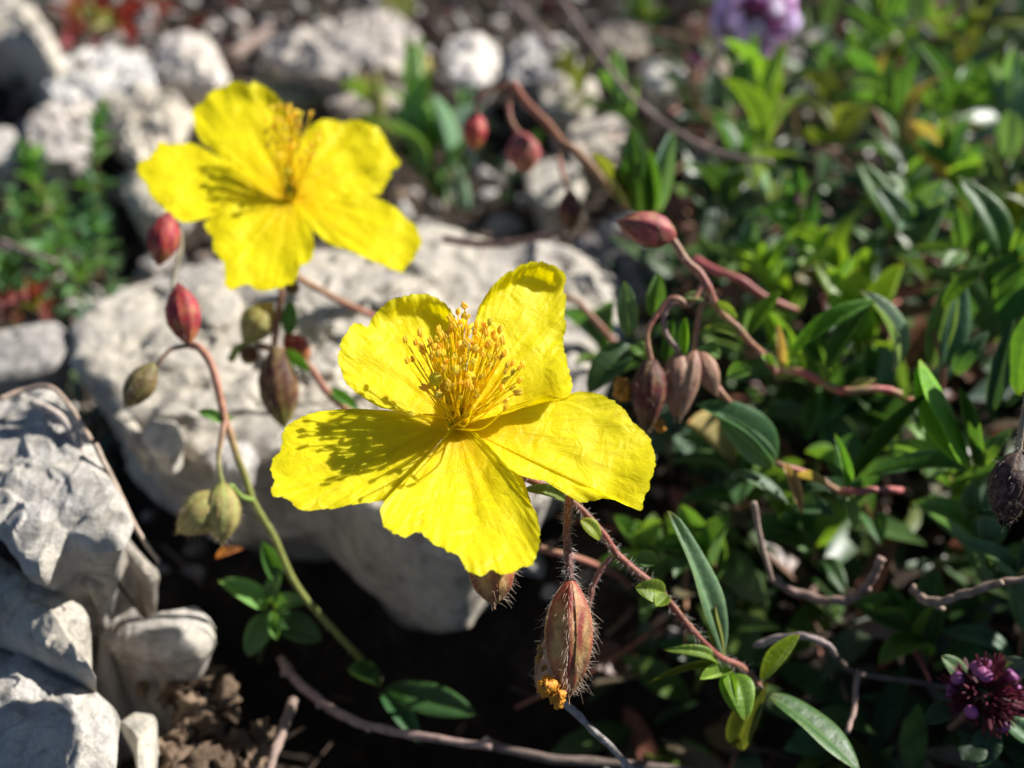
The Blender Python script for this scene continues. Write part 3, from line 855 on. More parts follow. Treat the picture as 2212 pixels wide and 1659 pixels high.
petal(fl1, (F1[0] - 4, F1[1] - 2), o1([(990, 878), (950, 862), (900, 845), (820, 826), (720, 812), (600, 805), (500, 800), (400, 805), (310, 815), (230, 840), (180, 870), (140, 910), (125, 950), (148, 965), (130, 985), (130, 1010), (95, 1040), (75, 1090), (85, 1120), (100, 1150), (95, 1180), (72, 1200), (95, 1240), (150, 1240), (180, 1260), (210, 1295), (260, 1310), (340, 1300), (400, 1295), (500, 1275), (580, 1265), (650, 1257), (720, 1190), (800, 1100), (880, 1010), (950, 925), (985, 890)]),
      D1, lambda x, y, s, t: -.84 * y - .34 * x + .05 * s * math.sin(t * 9) - .10 * s * s, 3, crumple=.030)
petal(fl1, (F1[0] + 2, F1[1] + 2), o1([(985, 882), (960, 915), (890, 1000), (800, 1095), (720, 1180), (645, 1258), (622, 1300), (625, 1340), (637, 1380), (680, 1415), (750, 1443), (785, 1420), (825, 1408), (850, 1440), (900, 1480), (960, 1510), (1010, 1530), (1035, 1560), (1045, 1600), (1080, 1620), (1130, 1632), (1170, 1600), (1220, 1622), (1270, 1620), (1330, 1585), (1370, 1590), (1395, 1540), (1415, 1470), (1415, 1400), (1405, 1330), (1375, 1280), (1330, 1200), (1290, 1130), (1230, 1060), (1160, 980), (1090, 912), (1010, 880)]),
      D1 - .05, lambda x, y, s, t: -.92 * y - .24 * x + .06 * math.sin(t * 9.5) * s + .04 * s * s, 4)
petal(fl1, (F1[0] + 4, F1[1]), o1([(1000, 880), (1060, 870), (1120, 855), (1250, 818), (1350, 788), (1435, 735), (1480, 740), (1560, 745), (1600, 713), (1660, 718), (1720, 730), (1780, 760), (1830, 800), (1870, 860), (1930, 910), (1965, 950), (1982, 1010), (1987, 1080), (1980, 1130), (1955, 1165), (1965, 1200), (1940, 1225), (1925, 1280), (1920, 1312), (1880, 1295), (1840, 1280), (1790, 1255), (1745, 1245), (1710, 1250), (1680, 1258), (1660, 1262), (1610, 1270), (1570, 1240), (1510, 1190), (1450, 1160), (1380, 1150), (1310, 1130), (1250, 1090), (1190, 1030), (1130, 960), (1070, 908), (1010, 885)]),
      D1 - .02, lambda x, y, s, t: -.80 * y - .22 * x + .10 * math.sin(t * 6.5 + .6) * s + .14 * ss(.80, 1.0, s) * ss(.42, .55, t) * (1 - ss(.62, .72, t)), 5)
# the folded-under part of the lowest petal
petal(fl1, Z1(1040, 930), o1([(1040, 930), (1090, 912), (1200, 1000), (1290, 1080), (1335, 1150), (1376, 1278), (1330, 1230), (1250, 1170), (1150, 1060)]), D1 + .14, lambda x, y, s, t: -.80 * y - .24 * x - .04 * s, 6, jit=1, n_t=60, n_s=14, crumple=.02, name='petal_fold')
rr = random.Random(21)
tips = []
tipz = [(1045, 295), (1010, 325), (1035, 345), (1020, 375), (975, 360), (1000, 390), (1040, 385), (1055, 350), (820, 430), (748, 465), (800, 478), (832, 495), (872, 470), (912, 415), (930, 440), (905, 470), (940, 470), (955, 440), (890, 500), (865, 490), (760, 565), (785, 560), (985, 440), (1025, 425), (1060, 430), (1100, 390), (1090, 425), (1110, 445), (1140, 390), (1165, 375), (1150, 430), (1190, 455), (1215, 415), (1230, 470), (1200, 490), (1175, 480), (1150, 490), (1120, 515), (1060, 470), (1010, 490), (980, 550), (995, 545), (1050, 540), (1085, 510), (1135, 535), (1180, 600), (1250, 590), (1275, 580), (1310, 600), (1330, 585), (1280, 625), (1245, 620), (1310, 665), (1275, 700), (1297, 722), (1250, 760), (1245, 800), (990, 620), (1005, 640), (1020, 670), (985, 605), (940, 680), (1090, 650), (1100, 680), (1080, 640), (905, 740), (1020, 745), (1085, 790), (785, 825), (870, 690), (850, 700), (925, 500), (1035, 500), (960, 500), (1005, 455), (1125, 470), (1205, 520), (1225, 545), (880, 545), (915, 540), (1165, 545), (1090, 570), (1040, 590), (950, 570), (840, 520), (1060, 400), (1130, 415), (970, 410)]
tipz += [(970 + rr.uniform(-80, 130), rr.uniform(600, 760)) for _ in range(22)]
tipz += [(x + rr.uniform(-45, 45), min(700, y + rr.uniform(10, 120))) for x, y in tipz[8:60:2] if 850 < x < 1260]
for x, y in tipz:
    zl = .20 + (.0009 * (y - 330)) + rr.uniform(-.16, .16)
    tips.append((*Z1(x, y), zl))
stamens(fl1, F1, D1, tips, 3)
def pistil(fl, bpx, d, top, r):
    mb = MB()
    a, b = D(bpx[0], bpx[1] - 6, d - .06), D(*top)
    ov = a.lerp(b, .30)
    tube(mb, smooth_pts([a, a.lerp(ov, .5), ov], 5), lambda u: r * (.5 + .9 * math.sin(u * 2.4)), (.60, .58, .06), 10)
    tube(mb, smooth_pts([ov, ov.lerp(b, .5) + cam_vec(-.02, 0, .03), b], 5), r * .25, (.40, .42, .05), 6)
    rows = []
    for i in range(8):
        th = math.pi * i / 7
        rows.append([mb.add(b + V((math.sin(th) * math.cos(k * .6283), math.sin(th) * math.sin(k * .6283), math.cos(th))) * r * 1.15 * (1 + .18 * noise.noise(V((i * 2.3, k * 1.9, 0)))), (.72, .64, .05)) for k in range(10)])
    mb.grid(rows, True)
    mb.build('pistil', M_STAMEN, fl)
pistil(fl1, F1, D1, (*Z1(898, 655), D1 - .55), .046)

# ------------------------------------------------------------------ stems, hair and pods
def pathpx(pts): return [D(*p) for p in pts]

def stem_part(root, pts, rpx, col, name='stem', n_hair=0, hl=.08, seed=0, per=10, taper=.15, knob=.22, hcol=(.75, .68, .62), sides=10):
    P = pathpx(pts)
    r0 = rpx * K * pts[0][2]
    sp = smooth_pts(P, per)
    mb = MB()
    tube(mb, sp, lambda u: r0 * (1 - taper * u), col, sides, knob=knob, seed=seed)
    o = mb.build(name, M_STEM, root)
    if n_hair:
        hb = MB(); r = random.Random(seed); fr = frames(sp)
        for _ in range(n_hair):
            k = r.randrange(len(sp) - 1); f = r.random()
            p = sp[k].lerp(sp[k + 1], f); t, n, b = fr[k]
            a = r.uniform(0, 6.28); d = n * math.cos(a) + b * math.sin(a)
            hair(hb, p + d * r0 * .8, d + t * r.uniform(-.7, .9), hl * r.uniform(.3, 1.3), .0016, hcol, V((r.uniform(-.4, .4), r.uniform(-.4, .4), r.uniform(-.5, .1))))
        hb.build('hair', M_HAIR, o, kind='stuff')
    return o

REDSTEM = lambda u, a: mix((.28, .075, .055), (.20, .09, .05), .5 + .5 * math.sin(u * 19 + a * 2))
PINKSTEM = lambda u, a: mix((.36, .13, .10), (.30, .17, .09), .5 + .5 * math.sin(u * 11 + a))

PAL = {  # (at the stalk, middle, tip, ribs)
    'brown': ((.33, .028, .018), (.54, .33, .12), (.42, .25, .12), (.27, .045, .035)),
    'red': ((.16, .025, .03), (.50, .045, .05), (.42, .20, .04), (.28, .02, .04)),
    'darkred': ((.09, .02, .02), (.17, .025, .028), (.13, .10, .03), (.07, .02, .02)),
    'olive': ((.11, .15, .03), (.17, .15, .04), (.20, .15, .05), (.12, .07, .03)),
    'palegreen': ((.24, .36, .06), (.36, .40, .12), (.40, .36, .13), (.30, .20, .07)),
    'pink': ((.38, .09, .08), (.42, .11, .10), (.38, .20, .09), (.30, .05, .07)),
    'tan': ((.34, .15, .11), (.42, .25, .17), (.40, .27, .17), (.28, .14, .10)),
    'mixed': ((.06, .04, .025), (.14, .035, .02), (.24, .24, .04), (.06, .02, .015)),
    'black': ((.045, .02, .022), (.06, .025, .028), (.08, .03, .03), (.03, .012, .015)),
}

def pod(root, a, b, rpx, pal, n_hair=0, seed=0, name='seed_pod', nu=22, nv=12, sepals=3, hl=.10, fat=.5, ribs=2, bow=0.0):
    """a, b = (px, py, depth) of the stalk end and of the tip"""
    A, B = D(*a), D(*b)
    ax = B - A; L = ax.length; t = ax / L
    n = t.orthogonal().normalized(); bb = t.cross(n)
    R = rpx * K * (a[2] + b[2]) / 2
    c0, c1, c2, cr = PAL[pal]
    rr = random.Random(seed)
    def prof(u):
        w = math.sin(math.pi * min(1, max(0, u)) ** fat_e) if 0 < u < 1 else 0
        return max(.05, w ** .78)
    fat_e = math.log(.5) / math.log(fat)
    def colr(u, ph, k):
        c = mix(c0, c1, ss(.05, .38, u)); c = mix(c, c2, ss(.62, .95, u))
        m = noise.noise(V((u * 5, ph * 2.2 + k, seed)))
        c = mix(c, cr, min(1, max(0, m) * 2.0))
        m2 = noise.noise(V((u * 13, ph * 6 + k, seed + 4)))
        c = mix(c, mix(c2, (.45, .33, .18), .5), max(0, m2) * .9)
        if m < -.1: c = mix(c, mix(c2, (.5, .36, .16), .4), min(.8, -m * 1.4))
        return c
    mb = MB()
    def curve(u): return A + t * (L * u) + n * (bow * L * math.sin(math.pi * u))
    tube(mb, [curve(i / 14 * .93) for i in range(15)], lambda u: R * .84 * prof(u * .93), lambda u, ph: colr(u, ph, 9), 16, knob=.05, seed=seed)
    body = mb.build(name, M_POD, root)
    hb = MB()
    for k in range(sepals):
        cphi = 2 * math.pi * k / sepals + rr.uniform(-.2, .2)
        half = math.pi / sepals * 1.18
        sb = MB(); rows = []
        for i in range(nu + 1):
            u = i / nu * (1 + .05 * (k - 1))
            row = []
            for j in range(nv + 1):
                q = j / nv * 2 - 1
                ph = cphi + q * half * (1 - .25 * ss(.75, 1.0, u))
                rib = 0
                for m in range(ribs):
                    cen = (m + .5) / ribs * 2 - 1
                    rib += math.exp(-((q - cen * .8) / .16) ** 2)
                rad = R * prof(u) * (.93 + .06 * q + .12 * rib + .05 * noise.noise(V((u * 7, ph * 2, seed + k))) + .025 * noise.noise(V((u * 22, ph * 6, seed + k)))) + R * .02
                p = curve(u) + (n * math.cos(ph) + bb * math.sin(ph)) * rad
                row.append(sb.add(p, mix(colr(u, ph, k), cr, rib * .75), (u, q)))
            rows.append(row)
        sb.grid(rows)
        sb.build('sepal', M_POD, body)
    for _ in range(n_hair):
        u = rr.uniform(.0, .97); k = rr.randrange(sepals)
        ribm = (rr.randrange(ribs) + .5) / ribs * 2 - 1
        q = ribm * .8 + rr.gauss(0, .08) if rr.random() < .6 else rr.uniform(-1, 1)
        ph = 2 * math.pi * k / sepals + q * math.pi / sepals * 1.1
        d = n * math.cos(ph) + bb * math.sin(ph)
        p = curve(u) + d * R * prof(u) * .98
        hair(hb, p, d + t * rr.uniform(.1, .9) + V((0, 0, .2)), hl * rr.uniform(.3, 1.35), .0015, (.72, .60, .46), t * rr.uniform(-.3, .8) + V((rr.uniform(-.5, .5), rr.uniform(-.5, .5), rr.uniform(-.5, .5))))
    if n_hair: hb.build('hair', M_HAIR, body, kind='stuff')
    return body

def q3(x, y, d): return (*Z3(x, y), d)
# front stalk
stem_part(front, [(985, 922, 8.62), (1030, 965, 8.85), (1085, 1015, 9.0), q3(500, 50, 9.0), q3(690, 140, 9.0), q3(820, 235, 9.02), q3(960, 390, 9.05), q3(1060, 530, 9.1), q3(1180, 640, 9.15), q3(1340, 775, 9.2), q3(1500, 970, 9.3), q3(1620, 1100, 9.4), q3(1740, 1210, 9.5), (1600, 1440, 9.6), (1640, 1480, 9.75)], 8.2, REDSTEM, n_hair=900, hl=.055, seed=4, taper=-.08)
stem_part(front, [q3(750, 160, 8.75), q3(738, 280, 8.6), q3(732, 400, 8.5), q3(737, 520, 8.42), q3(745, 620, 8.38), q3(752, 700, 8.36)], 8.6, lambda u, a: mix((.20, .06, .045), (.10, .05, .045), u), name='pedicel', n_hair=320, hl=.05, seed=5, taper=-.05)
p1 = pod(front, q3(752, 690, 8.36), q3(740, 1470, 8.3), 53, 'brown', n_hair=460, seed=3, hl=.066, nu=40, nv=22, fat=.46)
def withered(body, cpt, r, seed, col=(.80, .36, .04)):
    mb = MB(); rr = random.Random(seed)
    for k in range(7):
        c = cpt + V((rr.uniform(-1, 1), rr.uniform(-1, 1), rr.uniform(-1.4, 1.2))) * r * .55
        rows = []
        for i in range(9):
            th = math.pi * i / 8
            rows.append([mb.add(c + V((math.sin(th) * math.cos(j * .5236), math.sin(th) * math.sin(j * .5236), math.cos(th))) * r * .62 * (1 + .95 * noise.fractal(V((math.sin(th) * math.cos(j * .5236) * 1.9 + k * 5, math.sin(th) * math.sin(j * .5236) * 1.9, math.cos(th) * 1.9)), .7, 2.3, 3)), vary(col, .1, rr)) for j in range(12)])
        mb.grid(rows, True)
    mb.build('withered_petal', M_FLORET, body)
withered(p1, D(*q3(615, 1400, 8.2)), .072, 1)
withered(p1, D(*q3(665, 1465, 8.22)), .06, 2)
for k, (x, y) in enumerate([(540, 1215), (560, 1180), (580, 1270), (555, 1150)]):
    withered(p1, D(*q3(x, y, 8.3)), .022, 10 + k, (.45, .27, .06))
pod(front, (1058, 1165, 8.95), (1068, 1308, 8.85), 50, 'brown', n_hair=240, seed=6, hl=.06, nu=24)
stem_part(front, [(1030, 1010, 9.0), (1050, 1080, 9.0), (1058, 1170, 8.95)], 7, REDSTEM, name='pedicel', seed=7)
stem_part(front, [q3(1030, 545, 9.12), q3(950, 640, 9.1), q3(900, 740, 9.1), q3(880, 830, 9.1), q3(850, 950, 9.1)], 7, lambda u, a: (.22, .09, .075), name='pedicel', n_hair=80, hl=.04, seed=8)
pod(front, q3(845, 930, 9.1), q3(545, 1440, 9.1), 48, 'tan', seed=9, n_hair=80, hl=.06)
# bracts and leaves on the front stalk
def lpx(root, base, tip, wpx, col, var=0, roll=0.0, nrm=None, lo=False, name='leaf'):
    b, t = D(*base), D(*tip)
    n = nrm or (V((0, 0, 1)) * .8 + (CAM - b).normalized() * .7)
    return leaf(root, b, t, wpx * K * (base[2] + tip[2]) / 2, n, col, var, roll, lo, name)
lpx(front, q3(740, 175, 8.95), q3(480, 85, 8.8), 32, (.10, .13, .03), 1, name='bract')
lpx(front, q3(830, 300, 8.95), q3(975, 425, 8.95), 34, (.17, .24, .03), 3, name='bract')
lpx(front, q3(1380, 790, 9.12), q3(1205, 745, 9.0), 50, (.13, .22, .03), 1, .4, name='bract')
lpx(front, q3(1390, 800, 9.1), q3(1310, 880, 9.0), 34, (.14, .22, .03), 2, name='bract')
lpx(front, q3(1330, 590, 9.3), q3(1190, 560, 9.4), 40, 'dark', 2, name='bract')
lpx(front, q3(1770, 1215, 9.55), q3(1470, 250, 9.25), 74, (.15, .225, .135), 0, 0, nrm=V((.62, -.42, .65)))
lpx(front, q3(1755, 1230, 9.5), q3(1480, 1110, 9.2), 30, 'lime', 3, name='leaf')
lpx(front, q3(1770, 1190, 9.6), q3(1725, 850, 9.5), 32, 'olive', 2, .8)
lpx(front, q3(1760, 1250, 9.55), q3(1300, 1320, 9.3), 16, 'olive', 1)
lpx(front, q3(1800, 1290, 9.6), q3(1580, 1370, 9.35), 34, (.12, .2, .03), 2)
lpx(front, q3(1800, 1280, 9.6), (1620, 1530, 9.25), 66, (.12, .22, .025), 3, .3)
lpx(front, q3(1790, 1290, 9.6), (1580, 1525, 9.3), 40, (.13, .21, .03), 1, -.4)
lpx(front, (1650, 1475, 9.8), (1740, 1375, 9.6), 34, (.10, .17, .025), 2, .4)
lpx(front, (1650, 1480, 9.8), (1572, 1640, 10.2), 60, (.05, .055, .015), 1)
lpx(front, (1668, 1498, 9.8), (1870, 1655, 9.4), 118, (.06, .12, .04), 0, .1, nrm=V((.45, .05, .9)))

# ---- the far flower and its stalk
F2 = Z2(1180, 880); D2 = 12.2
def q4(x, y, d): return (*Z4(x, y), d)
far = thing('rock_rose_stalk', 'stalk with the blurred far yellow flower above several plump buds', 'flowering plant', G(1250, 1215, .9), 'flowering rock rose stalks')
AX2 = cam_vec(.0, .5, .86).normalized()
fl2 = receptacle(far, F2, D2 + .05, AX2, .11)
o2 = lambda pts: [Z2(x, y) for x, y in pts]
petal(fl2, F2, o2([(1150, 850), (1000, 740), (900, 700), (780, 670), (640, 560), (560, 500), (510, 420), (490, 330), (480, 270), (540, 220), (580, 170), (640, 120), (700, 95), (770, 60), (820, 55), (870, 85), (930, 68), (990, 90), (1060, 140), (1120, 190), (1170, 260), (1210, 350), (1235, 450), (1225, 600), (1205, 760), (1190, 850)]), D2 + .03,
      lambda x, y, s, t: -.50 * y - .24 * x + .07 * ss(.8, 1, s) * ss(.5, .6, t), 11, n_t=120, n_s=30, crumple=.06)
petal(fl2, F2, o2([(1150, 860), (1000, 760), (900, 700), (700, 620), (560, 530), (480, 490), (400, 500), (330, 510), (290, 500), (255, 478), (230, 540), (180, 600), (130, 630), (95, 640), (88, 690), (120, 730), (160, 800), (200, 890), (290, 960), (310, 1010), (360, 1030), (430, 1062), (500, 1055), (560, 1030), (640, 1000), (760, 940), (900, 905), (1080, 885), (1150, 880)]), D2,
      lambda x, y, s, t: -.58 * y - .30 * x, 12, n_t=120, n_s=30, crumple=.055)
petal(fl2, F2, o2([(1160, 885), (1050, 900), (900, 905), (760, 935), (640, 1010), (555, 1070), (600, 1130), (640, 1180), (620, 1220), (660, 1290), (700, 1350), (720, 1420), (713, 1490), (740, 1537), (790, 1535), (830, 1510), (880, 1490), (920, 1530), (1000, 1547), (1080, 1535), (1160, 1505), (1220, 1470), (1245, 1400), (1260, 1360), (1310, 1345), (1345, 1300), (1350, 1200), (1330, 1110), (1280, 1040), (1230, 960), (1195, 905)]), D2 - .05,
      lambda x, y, s, t: -.68 * y - .22 * x + .05 * math.sin(t * 9) * s, 13, n_t=120, n_s=30, crumple=.06)
petal(fl2, F2, o2([(1185, 895), (1210, 960), (1270, 1050), (1350, 1130), (1450, 1210), (1560, 1250), (1680, 1300), (1800, 1350), (1900, 1395), (1985, 1420), (2000, 1360), (2060, 1320), (2100, 1240), (2107, 1170), (2070, 1090), (2000, 1030), (1930, 950), (1850, 910), (1780, 880), (1600, 855), (1400, 845), (1220, 870)]), D2 - .02,
      lambda x, y, s, t: -.62 * y - .18 * x, 14, n_t=120, n_s=30, crumple=.07)
petal(fl2, F2, o2([(1200, 870), (1400, 870), (1500, 885), (1640, 892), (1780, 878), (1830, 850), (1850, 790), (1900, 730), (1890, 680), (1950, 672), (1962, 620), (1910, 580), (1880, 530), (1850, 450), (1800, 390), (1740, 360), (1670, 345), (1620, 328), (1550, 350), (1500, 330), (1420, 325), (1350, 350), (1290, 400), (1250, 480), (1225, 600), (1205, 760), (1190, 850)]), D2 + .01,
      lambda x, y, s, t: -.52 * y - .22 * x, 15, n_t=120, n_s=30, crumple=.07)
tips2 = []
for x, y in [(1180, 250), (1210, 280), (1240, 300), (1200, 310), (1170, 290), (1190, 340), (1230, 345), (1250, 375), (1160, 330), (1320, 300), (1100, 240), (1060, 250), (1140, 400), (1100, 420), (1200, 400), (1010, 330), (1060, 390), (1130, 460), (1180, 470), (1090, 500), (1380, 480), (1330, 520), (1370, 440), (1290, 560), (1260, 620), (1150, 540), (1110, 580), (1050, 470), (1000, 420), (1200, 520), (1230, 430), (1120, 350), (1310, 600), (1080, 330), (1150, 250), (1340, 570), (1020, 520), (1175, 390)]:
    tips2.append((*Z2(x, y), .16 + .0005 * (y - 250) + rr.uniform(-.08, .08)))
stamens(fl2, F2, D2, tips2, 8, r=.009, asize=.040)
pistil(fl2, F2, D2, (*Z2(1160, 700), D2 - .4), .034)
stem_part(far, [(F2[0], F2[1] + 4, 12.35), (612, 520, 12.3), q4(840, 400, 12.0), q4(825, 520, 12.0), q4(806, 640, 12.0), q4(800, 705, 12.0)], 8, lambda u, a: (.16, .075, .05), name='pedicel', seed=20, knob=.1)
pod(far, q4(800, 690, 11.9), q4(850, 1090, 11.8), 42, 'mixed', seed=21, n_hair=60, hl=.05)
pod(far, q4(655, 690, 12.1), q4(790, 480, 12.1), 37, 'palegreen', seed=22, name='flower_bud', n_hair=110, hl=.045, ribs=3, fat=.55)
stem_part(far, [q4(590, 760, 12.15), q4(620, 705, 12.1), q4(660, 685, 12.1)], 9, lambda u, a: (.22, .26, .06), name='pedicel', seed=23)
pod(far, q4(700, 690, 12.1), q4(660, 780, 12.1), 20, 'mixed', seed=24, name='flower_bud')
pod(far, q4(850, 635, 12.1), q4(972, 760, 12.1), 25, 'red', seed=25, name='flower_bud', n_hair=110, hl=.045, ribs=3)
pod(far, q4(905, 370, 12.2), q4(870, 440, 12.2), 18, 'mixed', seed=26, name='flower_bud')
lpx(far, q4(870, 640, 12.1), q4(880, 470, 12.0), 36, 'dark', 0, name='bract')
lpx(far, q4(830, 720, 12.0), q4(975, 830, 11.9), 30, (.06, .15, .025), 2, name='bract')
lpx(far, q4(1060, 900, 11.9), q4(1215, 995, 11.8), 26, (.06, .15, .025), 1, name='bract')
stem_part(far, [q4(720, 690, 12.2), q4(800, 705, 12.0), q4(900, 740, 12.0), q4(980, 800, 12.0), q4(1050, 905, 11.9), q4(1140, 990, 11.8), (800, 930, 11.6), (930, 1050, 11.3), (1080, 1140, 11.1), (1167, 1184, 11.0), (1250, 1207, 11.1), (1330, 1240, 11.9), (1360, 1270, 13.0)], 8, PINKSTEM, seed=27, knob=.15)

# ---- reddish stalk behind the front flower
back = thing('rock_rose_stalk', 'thin bare reddish stalk passing behind both yellow flowers', 'plant', G(1330, 745, 1.8), 'flowering rock rose stalks')
stem_part(back, [q4(905, 350, 12.6), q4(1000, 405, 12.7), q4(1120, 470, 12.8), q4(1280, 545, 12.9), (900, 720, 13.0), (1050, 700, 13.1), (1180, 640, 13.2), (1240, 648, 13.2), (1275, 680, 13.2), (1312, 722, 13.3), (1345, 760, 14.0)], 7.5, PINKSTEM, seed=30, knob=.15)

# ---- the bud stalk in front of the big rock
buds = thing('rock_rose_stalk', 'nodding stalk of red buds standing before the big pale rock', 'flowering plant', D(818, 1470, 12.0), 'flowering rock rose stalks')
GREENSTEM = lambda u, a: mix((.36, .16, .10), (.20, .22, .05), ss(.25, .6, u))
stem_part(buds, [q4(395, 685, 11.0), q4(440, 702, 10.9), q4(490, 770, 10.85), q4(520, 860, 10.8), q4(540, 950, 10.8), q4(562, 1045, 10.8), q4(592, 1130, 10.8), q4(622, 1230, 10.8), q4(662, 1330, 10.85), q4(692, 1430, 10.9), q4(740, 1520, 11.0), q4(800, 1620, 11.1), (642, 1268, 11.3), (720, 1360, 11.5), (775, 1420, 11.7), (818, 1470, 12.0)], 8.5, GREENSTEM, seed=40, knob=.12, n_hair=200, hl=.04)
stem_part(buds, [q4(400, 690, 11.0), q4(340, 695, 11.0), q4(290, 715, 10.95), q4(248, 762, 10.9), q4(225, 800, 10.9)], 5.5, lambda u, a: (.20, .13, .09), name='pedicel', seed=41)
pod(buds, q4(225, 770, 10.9), q4(80, 990, 10.8), 30, 'olive', seed=42, name='flower_bud', n_hair=110, hl=.045, ribs=3)
stem_part(buds, [q4(395, 690, 11.0), q4(352, 560, 11.25), q4(310, 400, 11.4), q4(330, 300, 11.5), q4(350, 220, 11.6), q4(345, 130, 11.7), q4(300, 60, 11.7)], 5, lambda u, a: (.20, .17, .10), name='pedicel', seed=43)
pod(buds, q4(335, 385, 11.1), q4(388, 690, 11.0), 35, 'red', seed=44, name='flower_bud', n_hair=110, hl=.045, ribs=3)
pod(buds, q4(290, 40, 11.6), q4(240, 300, 11.5), 32, 'red', seed=45, name='flower_bud', n_hair=110, hl=.045, ribs=3)
stem_part(buds, [q4(562, 1045, 10.8), q4(548, 1120, 10.7), q4(532, 1220, 10.65), q4(535, 1300, 10.6), q4(552, 1370, 10.6)], 6, lambda u, a: mix((.36, .16, .12), (.2, .26, .06), u), name='pedicel', seed=46)
pod(buds, q4(550, 1345, 10.6), q4(545, 1650, 10.55), 40, 'palegreen', seed=47, name='capsule', n_hair=110, hl=.045, ribs=3)
pod(buds, q4(575, 1400, 10.65), q4(330, 1600, 10.5), 42, 'palegreen', seed=48, name='capsule', n_hair=110, hl=.045, ribs=3)
stem_part(buds, [q4(700, 1440, 10.9), q4(640, 1420, 10.75), q4(590, 1370, 10.65), q4(570, 1400, 10.65)], 6, lambda u, a: (.18, .26, .05), name='pedicel', seed=49)
lpx(buds, q4(560, 1060, 10.8), q4(440, 1000, 10.7), 26, (.07, .18, .03), 1, name='bract')
lpx(buds, q4(570, 1050, 10.8), q4(600, 1030, 10.85), 16, (.07, .18, .03), 1, name='bract')
def q5(x, y, d): return (x * .3338, 1106 + .5 + (y * .3338) + 0, d)
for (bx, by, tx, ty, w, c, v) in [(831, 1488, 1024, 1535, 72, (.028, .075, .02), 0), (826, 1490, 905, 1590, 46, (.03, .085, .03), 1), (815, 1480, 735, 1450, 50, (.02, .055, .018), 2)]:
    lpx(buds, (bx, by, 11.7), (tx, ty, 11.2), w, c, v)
sprout = thing('leafy_sprout', 'small glossy green sprout in the dark gap under the capsules', 'plant', D(560, 1430, 12.3), 'leafy rock rose shoots')
stem_part(sprout, [(583, 1322, 11.6), (575, 1360, 11.9), (560, 1430, 12.3)], 5, lambda u, a: (.1, .12, .04), seed=50)
for (b, t, w, c, v) in [((581, 1313), (486, 1250), 50, (.10, .22, .06), 1), ((581, 1322), (534, 1415), 56, (.07, .16, .05), 0), ((588, 1322), (598, 1388), 28, (.10, .2, .06), 2), ((588, 1312), (652, 1293), 40, (.07, .17, .045), 1), ((590, 1330), (692, 1380), 64, (.028, .07, .02), 0), ((583, 1310), (590, 1240), 36, (.05, .12, .03), 3), ((600, 1255), (560, 1165), 40, (.03, .08, .02), 2)]:
    lpx(sprout, (*b, 11.6), (*t, 11.35), w, c, v)
dry = thing('dry_leaf', 'tiny orange dried leaf scrap beside the pale capsules', 'leaf', D(470, 1200, 11.6))
lpx(dry, (465, 1205, 11.6), (515, 1182, 11.5), 20, (.45, .20, .06), 1, name='blade')

# ---- stalk with the pink pod and hanging pods, right of the flower
def q6(x, y, d): return (*Z5(x, y), d)
pinks = thing('rock_rose_stalk', 'arching pinkish stalk with a pink seed pod and hanging brown pods', 'flowering plant', D(*q6(1260, 1240, 11.6)), 'flowering rock rose stalks')
stem_part(pinks, [q6(560, 340, 10.5), q6(620, 420, 10.5), q6(680, 515, 10.5), q6(760, 585, 10.5), q6(820, 680, 10.5), q6(860, 780, 10.6), q6(930, 875, 10.7), q6(1020, 955, 10.8), q6(1090, 1040, 10.9), q6(1190, 1135, 11.2), q6(1260, 1240, 11.6)], 9, PINKSTEM, seed=60, knob=.15, n_hair=220, hl=.04)
pod(pinks, q6(615, 355, 10.5), q6(235, 260, 10.4), 37, 'pink', seed=61, fat=.45, n_hair=40, hl=.04)
stem_part(pinks, [q6(800, 650, 10.5), q6(700, 800, 10.45), q6(630, 762, 10.4), q6(565, 772, 10.4), q6(500, 850, 10.4), q6(435, 950, 10.4), q6(428, 1050, 10.4), q6(455, 1170, 10.4)], 6.5, PINKSTEM, name='pedicel', seed=62)
stem_part(pinks, [q6(690, 810, 10.5), q6(610, 790, 10.5), q6(540, 860, 10.5), q6(545, 980, 10.5), q6(610, 1080, 10.5), q6(640, 1140, 10.5)], 6, lambda u, a: (.26, .17, .15), name='pedicel', seed=63)
stem_part(pinks, [q6(820, 730, 10.6), q6(770, 850, 10.6), q6(748, 980, 10.6), q6(735, 1080, 10.6), q6(745, 1130, 10.6)], 6.5, PINKSTEM, name='pedicel', seed=64)
pb = pod(pinks, q6(450, 1150, 10.4), q6(420, 1640, 10.4), 36, 'darkred', seed=65, fat=.42, n_hair=110, hl=.045, ribs=3)
pod(pinks, q6(630, 1110, 10.5), q6(600, 1540, 10.5), 30, 'tan', seed=66, fat=.4, n_hair=110, hl=.045, ribs=3)
pod(pinks, q6(735, 1100, 10.5), q6(640, 1550, 10.45), 25, 'tan', seed=67, fat=.4)
pod(pinks, q6(760, 1110, 10.6), q6(880, 1390, 10.6), 26, 'tan', seed=68, fat=.4)
for k, (x, y, r_) in enumerate([(240, 1340, .07), (290, 1370, .075), (480, 1560, .05), (510, 1590, .05)]):
    withered(pb, D(*q6(x, y, 10.5)), r_, 30 + k, (.62, .30, .05))
stem_part(pinks, [q6(790, 1220, 10.6), q6(860, 1310, 10.7), q6(930, 1400, 10.7), q6(1000, 1470, 10.9)], 8, PINKSTEM, name='side_stem', seed=69)
lpx(pinks, q6(1020, 1000, 10.8), q6(820, 930, 10.7), 22, (.13, .2, .04), 1, name='bract')
lpx(pinks, q6(800, 760, 10.5), q6(660, 740, 10.4), 22, (.12, .17, .05), 1, name='bract')
lpx(pinks, q6(860, 780, 10.6), q6(1000, 900, 10.6), 22, (.12, .18, .04), 2, name='bract')
